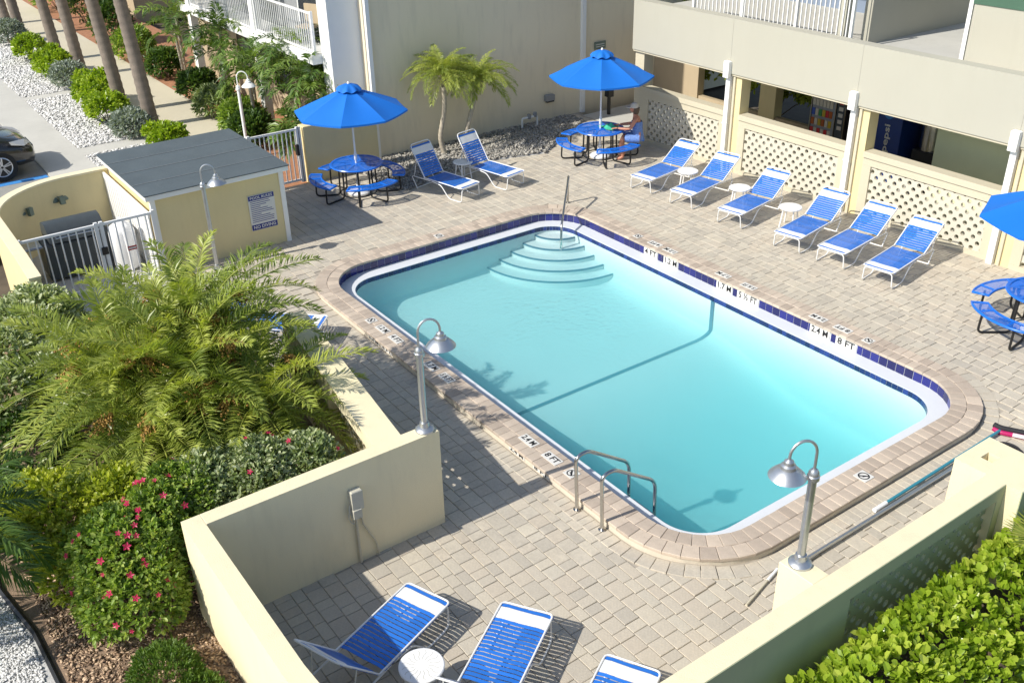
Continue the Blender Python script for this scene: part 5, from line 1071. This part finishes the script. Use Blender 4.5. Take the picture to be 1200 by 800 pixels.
FS=[(-24.4,8.95,.6,.75,'l_dark','rounded dark fern clump at the end of the walkway'),(-25.6,9.15,.6,.8,'l_hib','leafy green clump beside the white lamp post'),(-27.7,9.25,.65,.7,'l_var','pale loose shrub at the walkway edge'),(-29.6,9.4,.6,.8,'l_dark','dark green shrub beside the far balcony column'),(-33.2,9.6,.6,.8,'l_dark','compact dark green shrub on red mulch'),(-36.4,9.6,.8,1.0,'l_hib','leafy shrub by the far half of the walkway'),(-39.5,9.8,.9,1.4,'l_dark','tall dark shrub beside the far walkway'),(-44,10.0,1.1,1.5,'l_dark','wide dark shrub at the far walkway end'),(-48.5,9.9,1.2,1.4,'l_hib','round shrub in front of the tan far building')]
for x,y,r_,h,mt_,lb in FS: bush('foundation_shrub',lb,'shrub',[(x,y,h*.45,r_,r_*.8,h*.6),(x+.25,y+.15,h*.5,r_*.6,r_*.6,h*.6)],360,6,.16,.06,M[mt_],stems=6)
# --- garden behind the breezeway
for k,(x,y,r_,h,lb) in enumerate(((-20.8,21.5,1.5,2.6,'dark shrub behind the first breezeway opening'),(-17.7,21.5,1.6,2.6,'dark shrub behind the second breezeway opening'),(-15.4,21.5,1.6,2.6,'dark shrub behind the third breezeway opening'))):
    bush('courtyard_shrub',lb,'shrub',[(x,y,h*.45,r_,.75,h*.55)],1100,6,.18,.1,M['l_yel'],stems=4)
# --- garden shrubs at the left
bush('variegated_shrub','pale variegated shrub spreading between the enclosure and date palm','shrub',[(-15.0,1.75,.62,1.0,.75,.85),(-14.2,1.15,.6,.8,.65,.75),(-15.7,1.2,.5,.7,.65,.65),(-13.5,2.0,.6,.8,.7,.75),(-13.5,1.0,.55,.6,.5,.65)],3200,6,.085,.05,M['l_var'],stems=14,tonebias=.22)
bush('dark_groundcover','dark low shrub in the shade left of the date palm','shrub',[(-12.4,.9,.35,.9,.7,.45),(-11.5,.35,.3,.8,.6,.4),(-13.2,.4,.3,.9,.6,.4)],900,6,.08,.045,M['l_dark'],stems=8)
bush('yellow_shrub','yellow green shrub between date palm and hibiscus','shrub',[(-10.35,1.0,.5,.75,.6,.62),(-10.0,1.5,.6,.6,.55,.62),(-10.9,.75,.42,.6,.5,.5),(-9.75,.85,.4,.45,.42,.45)],1900,6,.07,.04,M['l_yel'],stems=10)
hb_=bush('hibiscus','hibiscus bush covered in pink red flowers against the wall corner','shrub',[(-9.25,1.25,.55,.62,.52,.68),(-8.85,1.30,.40,.5,.45,.5),(-9.35,1.75,.68,.5,.42,.66),(-8.75,1.48,.45,.35,.25,.5),(-9.6,1.9,.8,.4,.4,.55),(-9.0,1.0,.3,.45,.35,.4),(-9.55,.95,.5,.35,.3,.45),(-8.95,1.6,.6,.3,.2,.55),(-9.5,2.2,.8,.5,.35,.5)],3800,6,.062,.036,M['l_hib'],stems=14,tonebias=.1)
hb2=bush('hibiscus','pale leaved hibiscus with few pink flowers behind the divider wall','shrub',[(-9.35,2.9,.75,.6,.55,.62),(-9.2,3.5,.75,.5,.4,.58),(-9.55,2.35,.7,.6,.5,.62)],2400,6,.065,.036,M['l_var'],stems=12,tonebias=.12)
def flower(parent,p,d,s_,k):
    mb=MB(); d=Vector(d).normalized(); M_=d.to_track_quat('Z','Y').to_matrix().to_4x4(); M_.translation=Vector(p)
    for q in range(5):
        a=q*1.2566; c,s2=math.cos(a),math.sin(a); c1,s1=math.cos(a-.5),math.sin(a-.5); c3,s3=math.cos(a+.5),math.sin(a+.5)
        mb.add([(0,0,0),(.6*s_*c1,.6*s_*s1,.3*s_),(s_*c,s_*s2,.32*s_),(.6*s_*c3,.6*s_*s3,.34*s_)],[(0,1,2,3)],random.random()*.6)
    mb.tube([(0,0,0),(0,0,.7*s_)],.06*s_,5,tone=1); mb.xform(M_); return mb.build('flower',M['petal'],parent)
def flowers(o,blobs,n):
    cx,cy=o.location.x,o.location.y; P,N2=blob_pts(blobs,n*4,zmin=.25,shell=.98); ok=[i for i in range(len(P)) if N2[i][0]>-.45 and N2[i][2]>-.2][:n]
    for i in ok: d=N2[i]+np.array([.35,-.2,.35]); flower(o,(P[i][0]-cx+N2[i][0]*.03,P[i][1]-cy+N2[i][1]*.03,P[i][2]+.03),d,random.uniform(.024,.05),i)
flowers(hb_,[(-9.25,1.25,.55,.64,.54,.70),(-8.85,1.30,.40,.52,.47,.52),(-9.35,1.75,.68,.52,.44,.68),(-9.6,1.9,.8,.42,.42,.57)],52); flowers(hb2,[(-9.35,2.9,.75,.62,.57,.64),(-9.2,3.5,.75,.52,.42,.6)],9)
bush('low_juniper','low fresh green juniper mound at the foot of the curved wall','shrub',[(-7.75,1.15,.10,.52,.36,.34),(-7.35,1.3,.08,.4,.3,.26)],1500,6,.05,.012,M['l_jun'],stems=5,upb=.9,spread=.6)
gr=MB(); go=empty('grass_tuft',(-8.25,1.35,-.03),0,'small pale grass tuft between hibiscus and juniper','grass')
for k in range(26): a=random.uniform(0,6.28); r_=random.uniform(.08,.22); h=random.uniform(.12,.3); gr.add([(.01*math.cos(a+1.57),.01*math.sin(a+1.57),0),(r_*.5*math.cos(a)+.006,r_*.5*math.sin(a),h*.8),(r_*math.cos(a),r_*math.sin(a),h*.85),(-.01*math.cos(a+1.57),-.01*math.sin(a+1.57),0)],[(0,1,2,3)],random.random())
gr.build('blades',M['l_jun'],go)
# --- bright hedge outside the near wall
bush('clusia_hedge','bright green round leaved hedge outside the lattice garden wall','hedge',[(-3.30,y,.42,.50,.55,.56) for y in np.arange(5.6,10.6,.5)]+[(-2.95,y+.2,.35,.38,.5,.48) for y in np.arange(6.6,10.4,.6)],2300,7,.093,.066,M['l_clusia'],stems=16,single=300,spread=.8,upb=.6,fold=.10,curl=.08,tonebias=.12)
fo=empty('fan_palm',(-3.15,8.95,0),0,'small fan palm with split leaves growing in the hedge','palm')
trunk(fo,[(0,0,0),(0,0,.4),(0,0,.85)],.03,.025,M['bark'])
for k in range(7):
    a=k*.9+.2; mb=MB(); c=Vector((.25*math.cos(a),.25*math.sin(a),1.02+.06*(k%3))); mb.tube([(0,0,.8),tuple(c)],.008,4,tone=.9)
    for q in range(13):
        b_=a+(q-6)*.2; t=c+Vector((math.cos(b_),math.sin(b_),-.1+.25*math.cos((q-6)*.25)))*.34; s_=Vector((-math.sin(b_),math.cos(b_),0))*.014; mid_=c.lerp(t,.55); mb.add([c,mid_+s_,t,mid_-s_],[(0,1,2,3)],random.uniform(.3,.9))
    mb.build('leaf',M['l_palm2'],fo)
